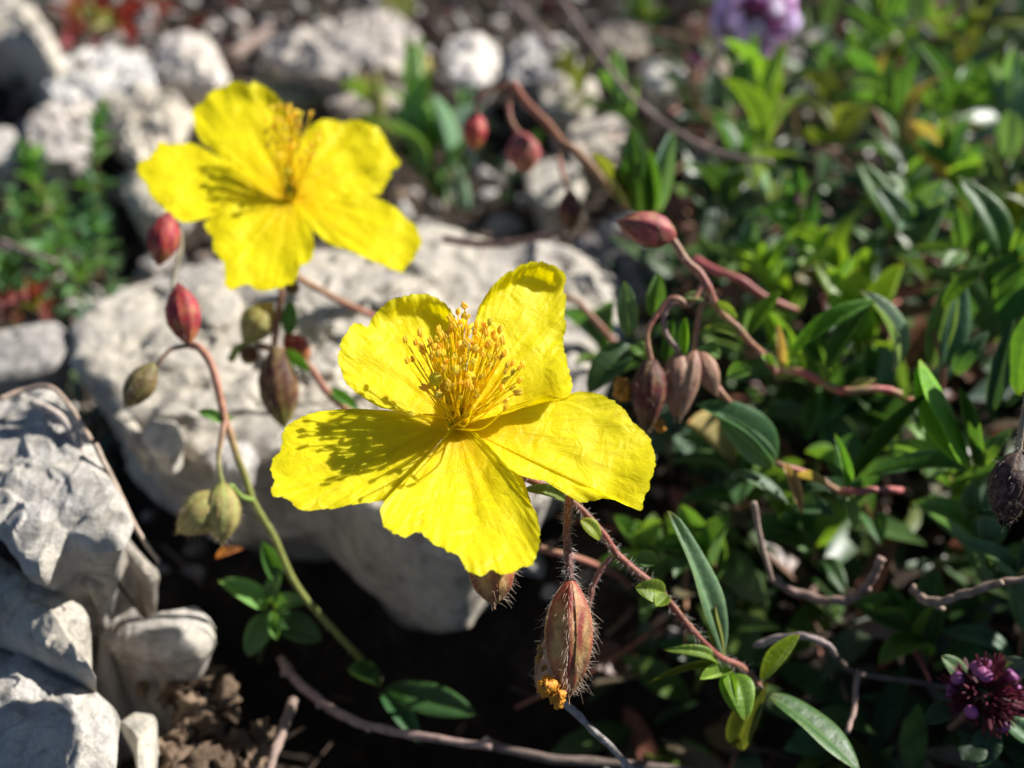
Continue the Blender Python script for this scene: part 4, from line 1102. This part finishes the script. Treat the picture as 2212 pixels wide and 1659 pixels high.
lpx(pinks, q6(680, 1130, 10.5), q6(690, 880, 10.45), 24, (.09, .2, .025), 2, .4, name='bract')
for (b, t, w, c, v) in [((310, 1010), (280, 655), 46, (.08, .14, .07), 0), ((470, 890), (500, 610), 42, (.06, .12, .025), 1), ((560, 1180), (600, 880), 34, (.025, .06, .02), 2), ((330, 1060), (40, 1330), 70, (.04, .09, .025), 1), ((330, 1050), (420, 1120), 40, (.08, .18, .03), 3), ((780, 1060), (880, 1100), 40, (.09, .2, .03), 3),
                        ((940, 1260), (1090, 1220), 46, (.08, .17, .03), 1), ((1190, 1130), (1240, 1220), 22, (.10, .17, .03), 2)]:
    lpx(pinks, q6(*b, 10.9), q6(*t, 10.7), w, c, v)
lpx(pinks, q6(1300, 1220, 11.4), q6(1290, 950, 11.2), 20, 'tan', 1, name='dry_leaf')

# ---- the far bud stalk between the flowers and the leaves
def q7(x, y, d): return (*Z6(x, y), d)
farbuds = thing('rock_rose_stalk', 'blurred reddish stalk with dangling dark buds beside the long dead stalk', 'flowering plant', D(*q7(1860, 1345, 14.5)), 'flowering rock rose stalks')
stem_part(farbuds, [q7(1110, 540, 14.6), q7(1200, 670, 14.4), q7(1330, 800, 14.2), q7(1430, 920, 14), q7(1520, 980, 13.9), q7(1610, 1070, 13.9), q7(1720, 1200, 13.9), q7(1860, 1345, 14.5)], 8.5, lambda u, a: mix((.32, .11, .07), (.30, .19, .08), u), seed=70, knob=.12)
pod(farbuds, q7(860, 720, 14.9), q7(860, 970, 14.8), 27, 'red', seed=71, name='flower_bud')
pod(farbuds, q7(1150, 850, 14.5), q7(1200, 1120, 14.4), 37, 'pink', seed=72, name='flower_bud')
pod(farbuds, q7(1475, 1220, 13.8), q7(1480, 1500, 13.8), 25, 'darkred', seed=73, name='flower_bud')
stem_part(farbuds, [q7(1130, 560, 14.6), q7(1080, 640, 14.6), q7(1090, 760, 14.6), q7(1140, 860, 14.5)], 6, PINKSTEM, name='pedicel', seed=74)
stem_part(farbuds, [q7(1110, 545, 14.7), q7(980, 570, 14.9), q7(890, 640, 14.9), q7(860, 730, 14.9)], 6, PINKSTEM, name='pedicel', seed=75)
stem_part(farbuds, [q7(1420, 920, 14), q7(1410, 1030, 13.9), q7(1430, 1130, 13.8), q7(1470, 1230, 13.8)], 6, PINKSTEM, name='pedicel', seed=76)
for (b, t, w, c, v) in [((1920, 1400), (1880, 830), 62, (.05, .105, .025), 0), ((1990, 1420), (1990, 960), 40, (.05, .11, .02), 4), ((2040, 1380), (2130, 850), 46, (.10, .17, .12), 1), ((1800, 1300), (1830, 1000), 30, (.03, .07, .02), 2), ((1850, 1340), (1580, 1000), 26, (.16, .2, .03), 2)]:
    lpx(farbuds, q7(*b, 14.0), q7(*t, 13.6), w, c, v)

# ---- dark hairy bud hanging in from the edge
hb_ = thing('nodding_bud', 'dark maroon hairy nodding bud hanging in at the edge above the twig', 'flower bud', D(2230, 800, 9.0))
stem_part(hb_, [(2230, 800, 9.0), (2212, 900, 8.95), (2203, 955, 8.95), (2198, 985, 8.95)], 8, lambda u, a: (.30, .24, .15), n_hair=120, hl=.05, seed=80)
pod(hb_, (2198, 975, 8.95), (2165, 1135, 8.85), 44, 'black', n_hair=150, seed=81, hl=.045, ribs=3, name='bud', fat=.45)
pod(hb_, (2205, 1010, 8.9), (2150, 1100, 8.8), 28, 'black', n_hair=40, seed=82, hl=.04, name='bud')

# ------------------------------------------------------------------ thyme heads
def thyme(root, cpx, d, r_px, n_cal, n_bud, palette, seed, axis=V((0, -.1, 1)), open_=False):
    c = D(cpx[0], cpx[1], d); R = r_px * K * d
    r = random.Random(seed)
    axis = axis.normalized(); a = axis.orthogonal().normalized(); b = axis.cross(a)
    mb = MB()
    tube(mb, smooth_pts([c - axis * R * 3.2 + a * R * .6, c - axis * R * 1.5, c], 6), R * .10, (.22, .12, .08), 7)
    mb.build('stem', M_STEM, root)
    n = n_cal + n_bud
    for i in range(n):
        zz = 1 - 1.55 * (i + .5) / n
        ph = i * 2.39996
        s = math.sqrt(max(0, 1 - zz * zz))
        d_ = (axis * zz + (a * math.cos(ph) + b * math.sin(ph)) * s)
        d_ = (d_ + V((r.uniform(-.2, .2), r.uniform(-.2, .2), r.uniform(-.1, .25)))).normalized()
        p = c + d_ * R * .35
        bud = r.random() < n_bud / n and i > 0
        mb = MB()
        q = d_.orthogonal().normalized(); w = d_.cross(q)
        if bud:
            L = R * r.uniform(.55, .72); cb = vary(palette[1], .2, r)
            tube(mb, [p + d_ * L * u for u in (0, .3, .5, .7, .85, .97, 1.06)], lambda u: R * (.07 + (.17 if open_ else .125) * ss(.35, .65, u) * (1 - ss(.85, 1.05, u) * .7)), lambda u, k: mix(palette[0], cb, ss(.35, .6, u)), 8)
            if open_:
                for k in range(4):
                    f = k * 1.5708 + r.random()
                    e = p + d_ * L * 1.05; dd = (q * math.cos(f) + w * math.sin(f)); tt = d_.cross(dd)
                    z0 = [mb.add(e + tt * o_ * R * .05, cb) for o_ in (-1, 1)]
                    z1 = [mb.add(e + dd * R * .15 + d_ * R * .06 + tt * o_ * R * .10, cb) for o_ in (-1, 1)]
                    z2 = [mb.add(e + dd * R * .25 + tt * o_ * R * .05, cb) for o_ in (-1, 1)]
                    mb.grid([z0, z1, z2])
            mb.build('floret', M_FLORET, root)
        else:
            L = R * r.uniform(.5, .65); cc = vary(palette[0], .25, r)
            tube(mb, [p + d_ * L * u for u in (0, .35, .7, 1)], lambda u: R * (.08 + .06 * u), cc, 7, cap=False)
            for k in range(5):
                f = k * 1.2566
                e = p + d_ * L + (q * math.cos(f) + w * math.sin(f)) * R * .12
                dd = (d_ + (q * math.cos(f) + w * math.sin(f)) * .35 + V((0, 0, .2))).normalized()
                hair(mb, e, dd, R * r.uniform(.16, .32), R * .05, vary(palette[2], .2, r))
            mb.build('calyx', M_FLORET, root)

low = thing('thyme_flower', 'dark purple thyme flower head with round shiny buds in the bottom corner', 'flower', D(2110, 1640, 10.0), 'thyme flower heads')
thyme(low, (2128, 1500), 9.7, 78, 24, 12, ((.11, .018, .032), (.36, .11, .27), (.17, .03, .045)), 3, V((.1, -.25, 1)))
for (b, t, w, c) in [((2090, 1470), (2040, 1418), 44, (.12, .2, .1)), ((2150, 1470), (2215, 1425), 60, (.12, .17, .1)), ((2120, 1600), (2080, 1640), 60, (.03, .06, .025)), ((2160, 1540), (2250, 1610), 50, (.12, .2, .1)), ((2060, 1520), (2000, 1560), 44, (.03, .06, .025)), ((2150, 1570), (2110, 1655), 60, (.03, .065, .03))]:
    lpx(low, (*b, 9.8), (*t, 9.7), w, c, 0)
lil = thing('thyme_flower', 'blurred pale lilac thyme flower head at the top edge above the pebble', 'flower', D(1625, 130, 21), 'thyme flower heads')
thyme(lil, (1628, 38), 20, 88, 10, 34, ((.34, .10, .26), (.88, .66, .92), (.45, .16, .34)), 4, V((.3, -.6, .7)), open_=True)
sm = thing('thyme_flower', 'small plum coloured thyme bud cluster beside the white oval stone', 'flower', D(1495, 180, 18), 'thyme flower heads')
thyme(sm, (1497, 140), 17.8, 26, 9, 5, ((.16, .03, .08), (.36, .12, .27), (.2, .04, .08)), 5)
sm2 = thing('thyme_flower', 'tiny magenta thyme bud low among the green leaves below the dead stalk', 'flower', D(2205 * .3338 + 1470, 440, 14), 'thyme flower heads')
thyme(sm2, Z7(-3 + 2 * 0 + 770 * 1.0 - 0, -355), 13.5, 18, 5, 4, ((.16, .03, .08), (.5, .16, .38), (.2, .04, .08)), 6)

# ------------------------------------------------------------------ leafy shoots: base and tip as (px, py, height above the ground)
SH = [
 # base            tip              pairs  L    W    colour   label
 ((1640, 440, 2.2), (1630, 150, 3.9), 4, 1.5, .48, 'lime', 'tall bright green shoot with upright yellowish leaves under the lilac thyme', dict(spread=40)),
 ((1580, 330, 2.2), (1590, 130, 3.3), 3, 1.2, .45, 'mid', 'two-leaved green shoot just left of the tall yellowish one', dict(spread=34)),
 ((1700, 560, 2.0), (1640, 390, 3.4), 4, 1.0, .34, 'pale', 'small pale-leaved shoot at the end of the long dead stalk', {}),
 ((1770, 620, 2.2), (1720, 440, 3.6), 4, 1.1, .42, 'dark', 'shoot with orange joints below the tall yellowish shoot', {}),
 ((1860, 660, 2.3), (1780, 540, 3.2), 3, 1.0, .42, 'lime', 'cupped lime-green shoot in the middle of the leafy mat', {}),
 ((1560, 520, 1.8), (1600, 350, 3.0), 3, 1.5, .55, 'dark', 'shoot with broad dark shaded leaf behind the pink pod', dict(spread=45)),
 ((1640, 640, 2.0), (1560, 560, 2.8), 3, 1.2, .42, 'blue', 'bluish green shoot under the pink seed pod', {}),
 ((1720, 700, 2.0), (1650, 580, 2.9), 3, 1.0, .45, 'lime', 'shoot with rounded lime leaf beside the red stem', {}),
 ((1960, 430, 2.4), (1900, 180, 4.0), 5, 1.5, .42, 'mid', 'bushy shoot of narrow mid-green leaves in the upper leafy mat', {}),
 ((2000, 320, 2.4), (2080, 210, 3.6), 5, 1.4, .40, 'mid', 'fan-leaved green shoot with a pinkish heart, second row from the top', {}),
 ((1950, 130, 2.2), (1900, 20, 3.6), 4, 1.6, .42, 'mid', 'loose green shoot at the top edge right of the pale pink stone', {}),
 ((2080, 150, 2.2), (2120, 20, 3.4), 4, 1.5, .40, 'olive', 'olive shoot at the top edge near the corner', {}),
 ((2160, 420, 2.4), (2190, 210, 3.8), 4, 1.6, .42, 'blue', 'glossy blue-green shoot standing at the edge high up', {}),
 ((2100, 480, 2.4), (2050, 330, 3.6), 4, 1.3, .42, 'dark', 'dark green shoot with curled tips right of the fan-leaved one', {}),
 ((1910, 560, 2.4), (1960, 440, 3.4), 4, 1.1, .38, 'mid', 'shoot with a yellow curling leaf and pale underside', {}),
 ((2010, 620, 2.6), (1990, 480, 3.7), 4, 1.2, .36, 'blue', 'narrow-leaved bluish shoot above the two pale broad leaves', {}),
 ((2120, 640, 2.6), (2080, 540, 3.6), 3, 1.2, .40, 'mid', 'shoot ending in one pointed leaf with curled tip near the edge', {}),
 ((2190, 620, 2.4), (2230, 480, 3.6), 4, 1.3, .40, 'olive', 'olive-leaved shoot half out of view at the edge', {}),
 ((1800, 860, 2.2), (1700, 770, 2.9), 3, 1.1, .36, 'mid', 'shoot with a dried tan leaf where the pinkish stalk roots', {}),
 ((1880, 800, 2.2), (1840, 650, 3.2), 3, 1.3, .40, 'lime', 'shoot with one long lit lime blade in the middle of the mat', {}),
 ((1620, 800, 1.8), (1560, 700, 2.4), 3, .9, .36, 'mid', 'small shoot behind the hanging brown pods', {}),
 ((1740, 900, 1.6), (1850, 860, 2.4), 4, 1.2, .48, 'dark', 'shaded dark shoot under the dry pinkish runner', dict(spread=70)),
 ((1980, 900, 1.8), (1900, 830, 2.5), 3, 1.2, .48, 'blue', 'grey-green shaded shoot below the two pale broad leaves', {}),
 ((2140, 760, 2.6), (2190, 560, 4.0), 3, 1.6, .50, 'dark', 'edge shoot with tall dark leaf and bright underside', dict(spread=34)),
 ((2080, 1110, 2.0), (2030, 980, 2.7), 3, 1.0, .40, 'mid', 'glossy shoot next to the dark hairy bud', {}),
 ((2130, 1280, 1.6), (2110, 1130, 2.4), 4, 1.2, .46, 'blue', 'shoot with light green leaves below the dark hairy bud', {}),
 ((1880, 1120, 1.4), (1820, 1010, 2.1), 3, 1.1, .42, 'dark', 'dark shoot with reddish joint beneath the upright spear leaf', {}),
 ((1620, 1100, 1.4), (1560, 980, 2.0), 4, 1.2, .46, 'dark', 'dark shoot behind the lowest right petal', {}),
 ((1560, 1250, 1.2), (1480, 1180, 1.7), 4, .9, .34, 'mid', 'small shoot behind the hairy red stem', {}),
 ((1420, 1280, 1.0), (1390, 1190, 1.6), 4, .8, .30, 'mid', 'little shoot between front seed pod and hairy red stem', {}),
 ((1330, 820, 1.8), (1290, 730, 2.4), 3, .8, .26, 'dark', 'dark narrow-leaved shoot just behind the upright petal', {}),
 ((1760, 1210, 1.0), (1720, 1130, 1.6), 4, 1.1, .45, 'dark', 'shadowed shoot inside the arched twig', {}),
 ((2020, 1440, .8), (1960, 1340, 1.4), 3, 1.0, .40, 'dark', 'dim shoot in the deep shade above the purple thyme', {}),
 ((2200, 1440, 1.2), (2220, 1290, 2.0), 3, 1.2, .45, 'blue', 'pale green shoot at the edge above the purple thyme', {}),
 ((1440, 420, 1.4), (1330, 180, 2.6), 5, 1.2, .34, 'mid', 'loose green shoot growing along the long dead stalk', {}),
 ((1480, 560, 1.4), (1440, 470, 2.0), 3, .8, .26, 'mid', 'small green tuft at the foot of the grey stones', {}),
 ((960, 460, 1.0), (905, 150, 2.9), 6, 1.8, .46, 'mid', 'tall leafy tuft between far flower and brightest white stone', dict(spread=40)),
 ((1020, 480, 1.0), (1000, 230, 2.4), 5, 1.6, .44, 'blue', 'broad-leaved green tuft under the hanging red bud', dict(spread=44)),
 ((1090, 440, .8), (1130, 330, 1.5), 3, 1.0, .36, 'blue', 'small green shoot below the pinkish hanging bud', {}),
 ((860, 350, 1.0), (790, 200, 1.8), 4, 1.2, .34, 'olive', 'olive green shoot right behind the far flower', {}),
 ((1250, 250, 1.0), (1230, 130, 1.8), 4, 1.0, .32, 'olive', 'small mossy green shoot among the pale stones', {}),
 ((1820, 330, 2.2), (1790, 200, 3.2), 3, 1.2, .34, 'olive', 'shoot with a dried pink bract between two green tufts', {}),
 ((2040, 120, 2.0), (1990, 30, 3.0), 4, 1.4, .36, 'mid', 'middle of the three green shoots along the top edge', {}),
 ((1770, 240, 2.0), (1850, 110, 3.0), 3, 1.3, .36, 'mid', 'shoot leaning from the tall yellowish one towards the corner', {}),
]
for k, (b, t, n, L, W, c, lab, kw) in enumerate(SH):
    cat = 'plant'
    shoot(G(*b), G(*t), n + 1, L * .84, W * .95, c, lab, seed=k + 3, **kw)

# single well-seen leaves of the mat, on two low runners
mat1 = thing('rock_rose_runner', 'leafy runner with pale broad leaves and lime blades beside the edge', 'plant', D(2010, 960, 12.4), 'leafy rock rose shoots')
stem_part(mat1, [(2010, 960, 12.4), (2037, 806, 11.6), (2010, 700, 11.6)], 6, PINKSTEM, seed=90)
for (b, t, w, d, c, v, nr) in [((1943, 800), (1905, 622), 76, 11.2, (.10, .17, .10), 1, (.5, -.2, .8)), ((2037, 806), (2090, 600), 82, 11.3, (.07, .14, .07), 0, (.4, -.3, .8)), ((2010, 795), (2060, 600), 56, 11.5, (.06, .12, .06), 2, None),
                               ((2036, 663), (2130, 563), 34, 11.0, (.07, .15, .02), 1, None), ((2103, 1005), (2008, 762), 42, 10.6, (.10, .23, .02), 2, (-.8, -.3, .3)), ((2103, 1005), (2060, 830), 30, 10.7, (.04, .09, .02), 2, None),
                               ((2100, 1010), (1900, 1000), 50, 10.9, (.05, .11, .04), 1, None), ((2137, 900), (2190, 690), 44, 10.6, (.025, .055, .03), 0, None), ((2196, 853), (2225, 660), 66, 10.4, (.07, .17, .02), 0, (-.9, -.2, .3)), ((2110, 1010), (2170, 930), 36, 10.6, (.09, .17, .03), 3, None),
                               ((2060, 810), (2120, 720), 40, 11.3, (.05, .11, .04), 3, None)]:
    lpx(mat1, (*b, d + .25), (*t, d), w, c, v, nrm=V(nr) if nr else None)
mat2 = thing('rock_rose_runner', 'dark runner with a folded two-tone leaf and white glints below the brown pods', 'plant', D(1760, 1030, 11.4), 'leafy rock rose shoots')
stem_part(mat2, [(1840, 1080, 11.4), (1760, 1030, 11.2), (1690, 1005, 11.0), (1660, 1000, 11.2)], 7, PINKSTEM, seed=91)
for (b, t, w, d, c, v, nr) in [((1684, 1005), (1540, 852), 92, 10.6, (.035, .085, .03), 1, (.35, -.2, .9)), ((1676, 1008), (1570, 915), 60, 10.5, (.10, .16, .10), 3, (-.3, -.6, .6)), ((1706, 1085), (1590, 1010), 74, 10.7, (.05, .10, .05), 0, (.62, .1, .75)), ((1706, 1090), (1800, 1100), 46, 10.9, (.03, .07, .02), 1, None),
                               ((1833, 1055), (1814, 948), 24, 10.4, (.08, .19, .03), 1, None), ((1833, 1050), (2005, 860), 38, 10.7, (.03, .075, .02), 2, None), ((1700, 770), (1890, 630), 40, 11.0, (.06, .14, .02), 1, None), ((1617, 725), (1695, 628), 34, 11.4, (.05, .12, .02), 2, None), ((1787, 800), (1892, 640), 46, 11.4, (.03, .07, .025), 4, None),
                               ((1830, 1060), (1850, 1130), 30, 10.8, (.09, .17, .03), 3, None)]:
    lpx(mat2, (*b, d + .2), (*t, d), w, c, v, nrm=V(nr) if nr else None)
lpx(mat2, (1695, 1000, 10.8), (1735, 1100, 10.5), 26, 'tan', 1, name='dry_leaf')
lpx(mat2, (1720, 1030, 10.9), (1790, 1050, 10.6), 22, 'tan', 2, name='dry_leaf')
mat3 = thing('rock_rose_runner', 'red jointed runner lying across the middle of the leafy mat', 'plant', D(1960, 870, 12.0), 'leafy rock rose shoots')
stem_part(mat3, [(1690, 800, 11.9), (1740, 808, 11.5), (1800, 838, 11.3), (1830, 845, 11.2), (1900, 840, 11.2), (1950, 855, 11.3), (1985, 880, 11.6)], 9, lambda u, a: mix((.42, .10, .09), (.30, .20, .09), .5 + .5 * math.sin(u * 25)), seed=92)
stem_part(mat3, [(1500, 560, 12.6), (1545, 585, 12.4), (1600, 605, 12.3), (1650, 640, 12.4), (1720, 670, 12.6)], 9, lambda u, a: mix((.45, .10, .10), (.3, .12, .08), u), name='side_stem', seed=93)
stem_part(mat3, [(1960, 1060, 11.4), (1900, 1058, 11.0), (1845, 1062, 10.9), (1820, 1060, 11.2)], 8, lambda u, a: (.42, .12, .11), name='side_stem', seed=94)
for (b, t, w, d, c, v) in [((1790, 830), (1770, 780), 20, 11.2, (.15, .2, .03), 1), ((1830, 845), (1890, 815), 20, 11.2, (.2, .2, .08), 1), ((1700, 800), (1690, 740), 18, 11.4, (.16, .2, .04), 1), ((1950, 855), (1990, 830), 30, 11.1, (.09, .17, .03), 1), ((1985, 870), (1990, 925), 30, 11.2, (.05, .1, .02), 3)]:
    lpx(mat3, (*b, d + .1), (*t, d), w, c, v)

# ------------------------------------------------------------------ sprigs on the far side: thyme greenery and red leaves
SP = [
 ((215, 500, .3), (220, 240, 2.6), 12, .55, .20, (0.072, 0.160, 0.072), 'tallest bluish green thyme sprig in front of the pale stones'),
 ((110, 470, .3), (60, 330, 1.6), 8, .55, .20, (0.096, 0.192, 0.048), 'green thyme sprig by the pinkish white stone'),
 ((60, 600, .3), (30, 420, 1.8), 9, .55, .20, (0.072, 0.160, 0.064), 'green thyme sprig at the edge of the clump'),
 ((150, 600, .3), (130, 430, 1.8), 9, .55, .22, (0.080, 0.176, 0.072), 'thick thyme sprig in the middle of the green clump'),
 ((200, 610, .3), (205, 450, 1.8), 9, .55, .22, (0.072, 0.160, 0.080), 'bluish thyme sprig on the stone side of the clump'),
 ((110, 660, .3), (95, 540, 1.5), 8, .5, .2, (0.096, 0.208, 0.080), 'low thyme sprig over the red leaf patch'),
 ((20, 660, .3), (10, 560, 1.4), 8, .5, .2, (0.064, 0.144, 0.048), 'lowest dark thyme sprig of the green clump'),
 ((170, 650, .3), (185, 570, 1.2), 6, .45, .18, (0.112, 0.208, 0.080), 'short pale thyme sprig beside the big rock'),
 ((640, 165, .4), (660, 110, 1.5), 6, .8, .30, (0.112, 0.192, 0.032), 'mossy green sprig growing against the long pinkish boulder'),
 ((850, 20, .4), (860, -30, 1.6), 6, .8, .25, (0.256, 0.272, 0.128), 'pale grass-green sprig at the top edge above the boulder'),
 ((1400, 60, .3), (1380, 0, 1.5), 6, 1.0, .30, (0.048, 0.096, 0.032), 'dim dark sprig in the shade left of the lilac thyme'),
]
for k, (b, t, n, L, W, c, lab) in enumerate(SP):
    shoot(G(*b), G(*t), n, L, W, c, lab, group='thyme sprigs', name='thyme_sprig', seed=200 + k, lo=True, stemcol=(.20, .12, .07), spread=66, rad=.03)
RD = [
 ((165, 90, .3), (160, 15, 1.6), 4, 1.0, .5, (.22, .05, .06), 'pinkest red-leaved sprig beside the big cream boulder'),
 ((225, 90, .3), (215, 20, 1.5), 4, .9, .45, (.13, .018, .03), 'middle red-leaved sprig of the three at the top'),
 ((285, 110, .3), (265, 40, 1.5), 4, 1.0, .45, (.15, .02, .028), 'brightest red-leaved sprig near the egg-shaped stone'),
 ((340, 60, .3), (330, -20, 1.5), 4, .9, .4, (.13, .025, .025), 'reddish orange sprig cut by the top edge'),
 ((110, 700, .9), (70, 640, 1.6), 5, .5, .25, (.20, .045, .05), 'red leaf patch lying on the low grey stone'),
 ((40, 705, .9), (20, 660, 1.5), 4, .5, .22, (.16, .05, .05), 'faded red leaf sprig next to the low grey stone'),
 ((330, 230, .3), (350, 190, 1.0), 3, .7, .3, (.16, .03, .025), 'dark red leaf sprig behind the egg-shaped stone'),
]
for k, (b, t, n, L, W, c, lab) in enumerate(RD):
    shoot(G(*b), G(*t), n, L, W, c, lab, group='red-leaved sprigs', name='red_sprig', seed=300 + k, lo=True, stemcol=(.20, .05, .04), spread=66, rad=.025)

# ------------------------------------------------------------------ undergrowth nobody could count
def undergrowth(name, n, region, seed, L0, L1, cols, w=.36):
    r = random.Random(seed)
    mb = MB()
    for _ in range(n):
        p = region(r)
        if p is None: continue
        L = r.uniform(L0, L1); W = L * r.uniform(.8, 1.2) * w
        d = V((r.gauss(-.1, .7), r.gauss(-.15, .7), r.uniform(-.1, 1.0))).normalized()
        nn = (V((0, 0, 1)) + V((r.gauss(0, .5), r.gauss(0, .5), 0)))
        nn = (nn - d * nn.dot(d)).normalized(); y = nn.cross(d)
        c = vary(r.choice(cols), .3, r)
        rows = []
        for i in range(5):
            u = i / 4; ww = W * .5 * math.sin(math.pi * min(1, u * .96 + .04)) ** .75
            row = []
            for t in (-1, 0, 1):
                q = p + d * L * u + y * ww * t + nn * (abs(t) * ww * .3 - L * .22 * (u - .3) ** 2)
                row.append(mb.add(q, c, (u, t)))
            rows.append(row)
        mb.grid(rows)
    return mb.build(name, M_UNDER, kind='stuff')

def reg_mat(r):
    y = r.uniform(6.5, 40)
    x = r.uniform(-.05, .75) * (y + 3)
    if x < 1.4 + (y - 8) * .16 + r.uniform(-.4, .4): return None
    top = 2.2 if y > 13 else .5 + 1.5 * max(0, (y - 9.5) / 3.5)
    if y < 10.5 and r.random() < .5: return None
    return V((x, y, ground_height(x, y) + top * r.random() ** .8))
undergrowth('undergrowth', 5600, reg_mat, 31, .6, 1.35, [(.05, .10, .03), (.035, .075, .025), (.07, .14, .035), (.08, .13, .07), (.09, .15, .03), (.20, .09, .06), (.14, .11, .07)], .29)
def runners():
    r = random.Random(77); mb = MB()
    for _ in range(260):
        p = reg_mat(r)
        if p is None: continue
        p.z = max(p.z, 1.0) if p.y > 12 else p.z
        L = r.uniform(1.0, 2.6); d = V((r.gauss(-.5, .5), r.gauss(-.5, .5), r.uniform(-.1, .5))).normalized()
        q = d.orthogonal() * r.uniform(-.2, .2) * L
        tube(mb, smooth_pts([p, p + d * L * .4 + q, p + d * L], 4), lambda u: .036 * (1 - .5 * u), mix((.36, .10, .08), (.30, .18, .09), r.random()), 5, knob=.3, seed=L)
    mb.build('runner_stems', M_STEM, kind='stuff')
runners()
def reg_shade_clump(r):  # clump out of view on the right, added to shade the lower right
    y = r.uniform(5.0, 10.0); x = r.uniform(0, 4.5) + .46 * (y + 5.2) + .5
    if noise.noise(V((x * .8, y * .8, 2))) > .28: return None
    return V((x, y, (2.6 if 6.0 < y < 8.0 else 4.6) * r.random() ** .8))  # kept lower in the middle so sun still reaches the thyme head
undergrowth('undergrowth', 1000, reg_shade_clump, 35, .8, 1.4, [(.03, .07, .02), (.045, .10, .025), (.04, .08, .04)], .36)  # the added shade-casting clump, unseen by the camera
def reg_far(r):
    y = r.uniform(24, 50); x = r.uniform(-.62, .3) * (y + 4)
    return V((x, y, ground_height(x, y) + .9 * r.random()))
undergrowth('undergrowth', 1500, reg_far, 32, .5, 1.1, [(.06, .05, .03), (.03, .05, .02), (.10, .05, .03), (.12, .025, .02), (.08, .06, .045)], .35)
def reg_left(r):
    y = r.uniform(12, 21); x = r.uniform(-.56, -.36) * (y + 2)
    return V((x, y, ground_height(x, y) + .8 * r.random()))
undergrowth('undergrowth', 700, reg_left, 33, .3, .6, [(.07, .14, .055), (.09, .16, .07), (.05, .09, .035), (.20, .11, .09)], .35)

for o in scene.objects:
    if o.type == 'EMPTY' and o.parent is None and 'label' not in o: print('unlabelled', o.name)
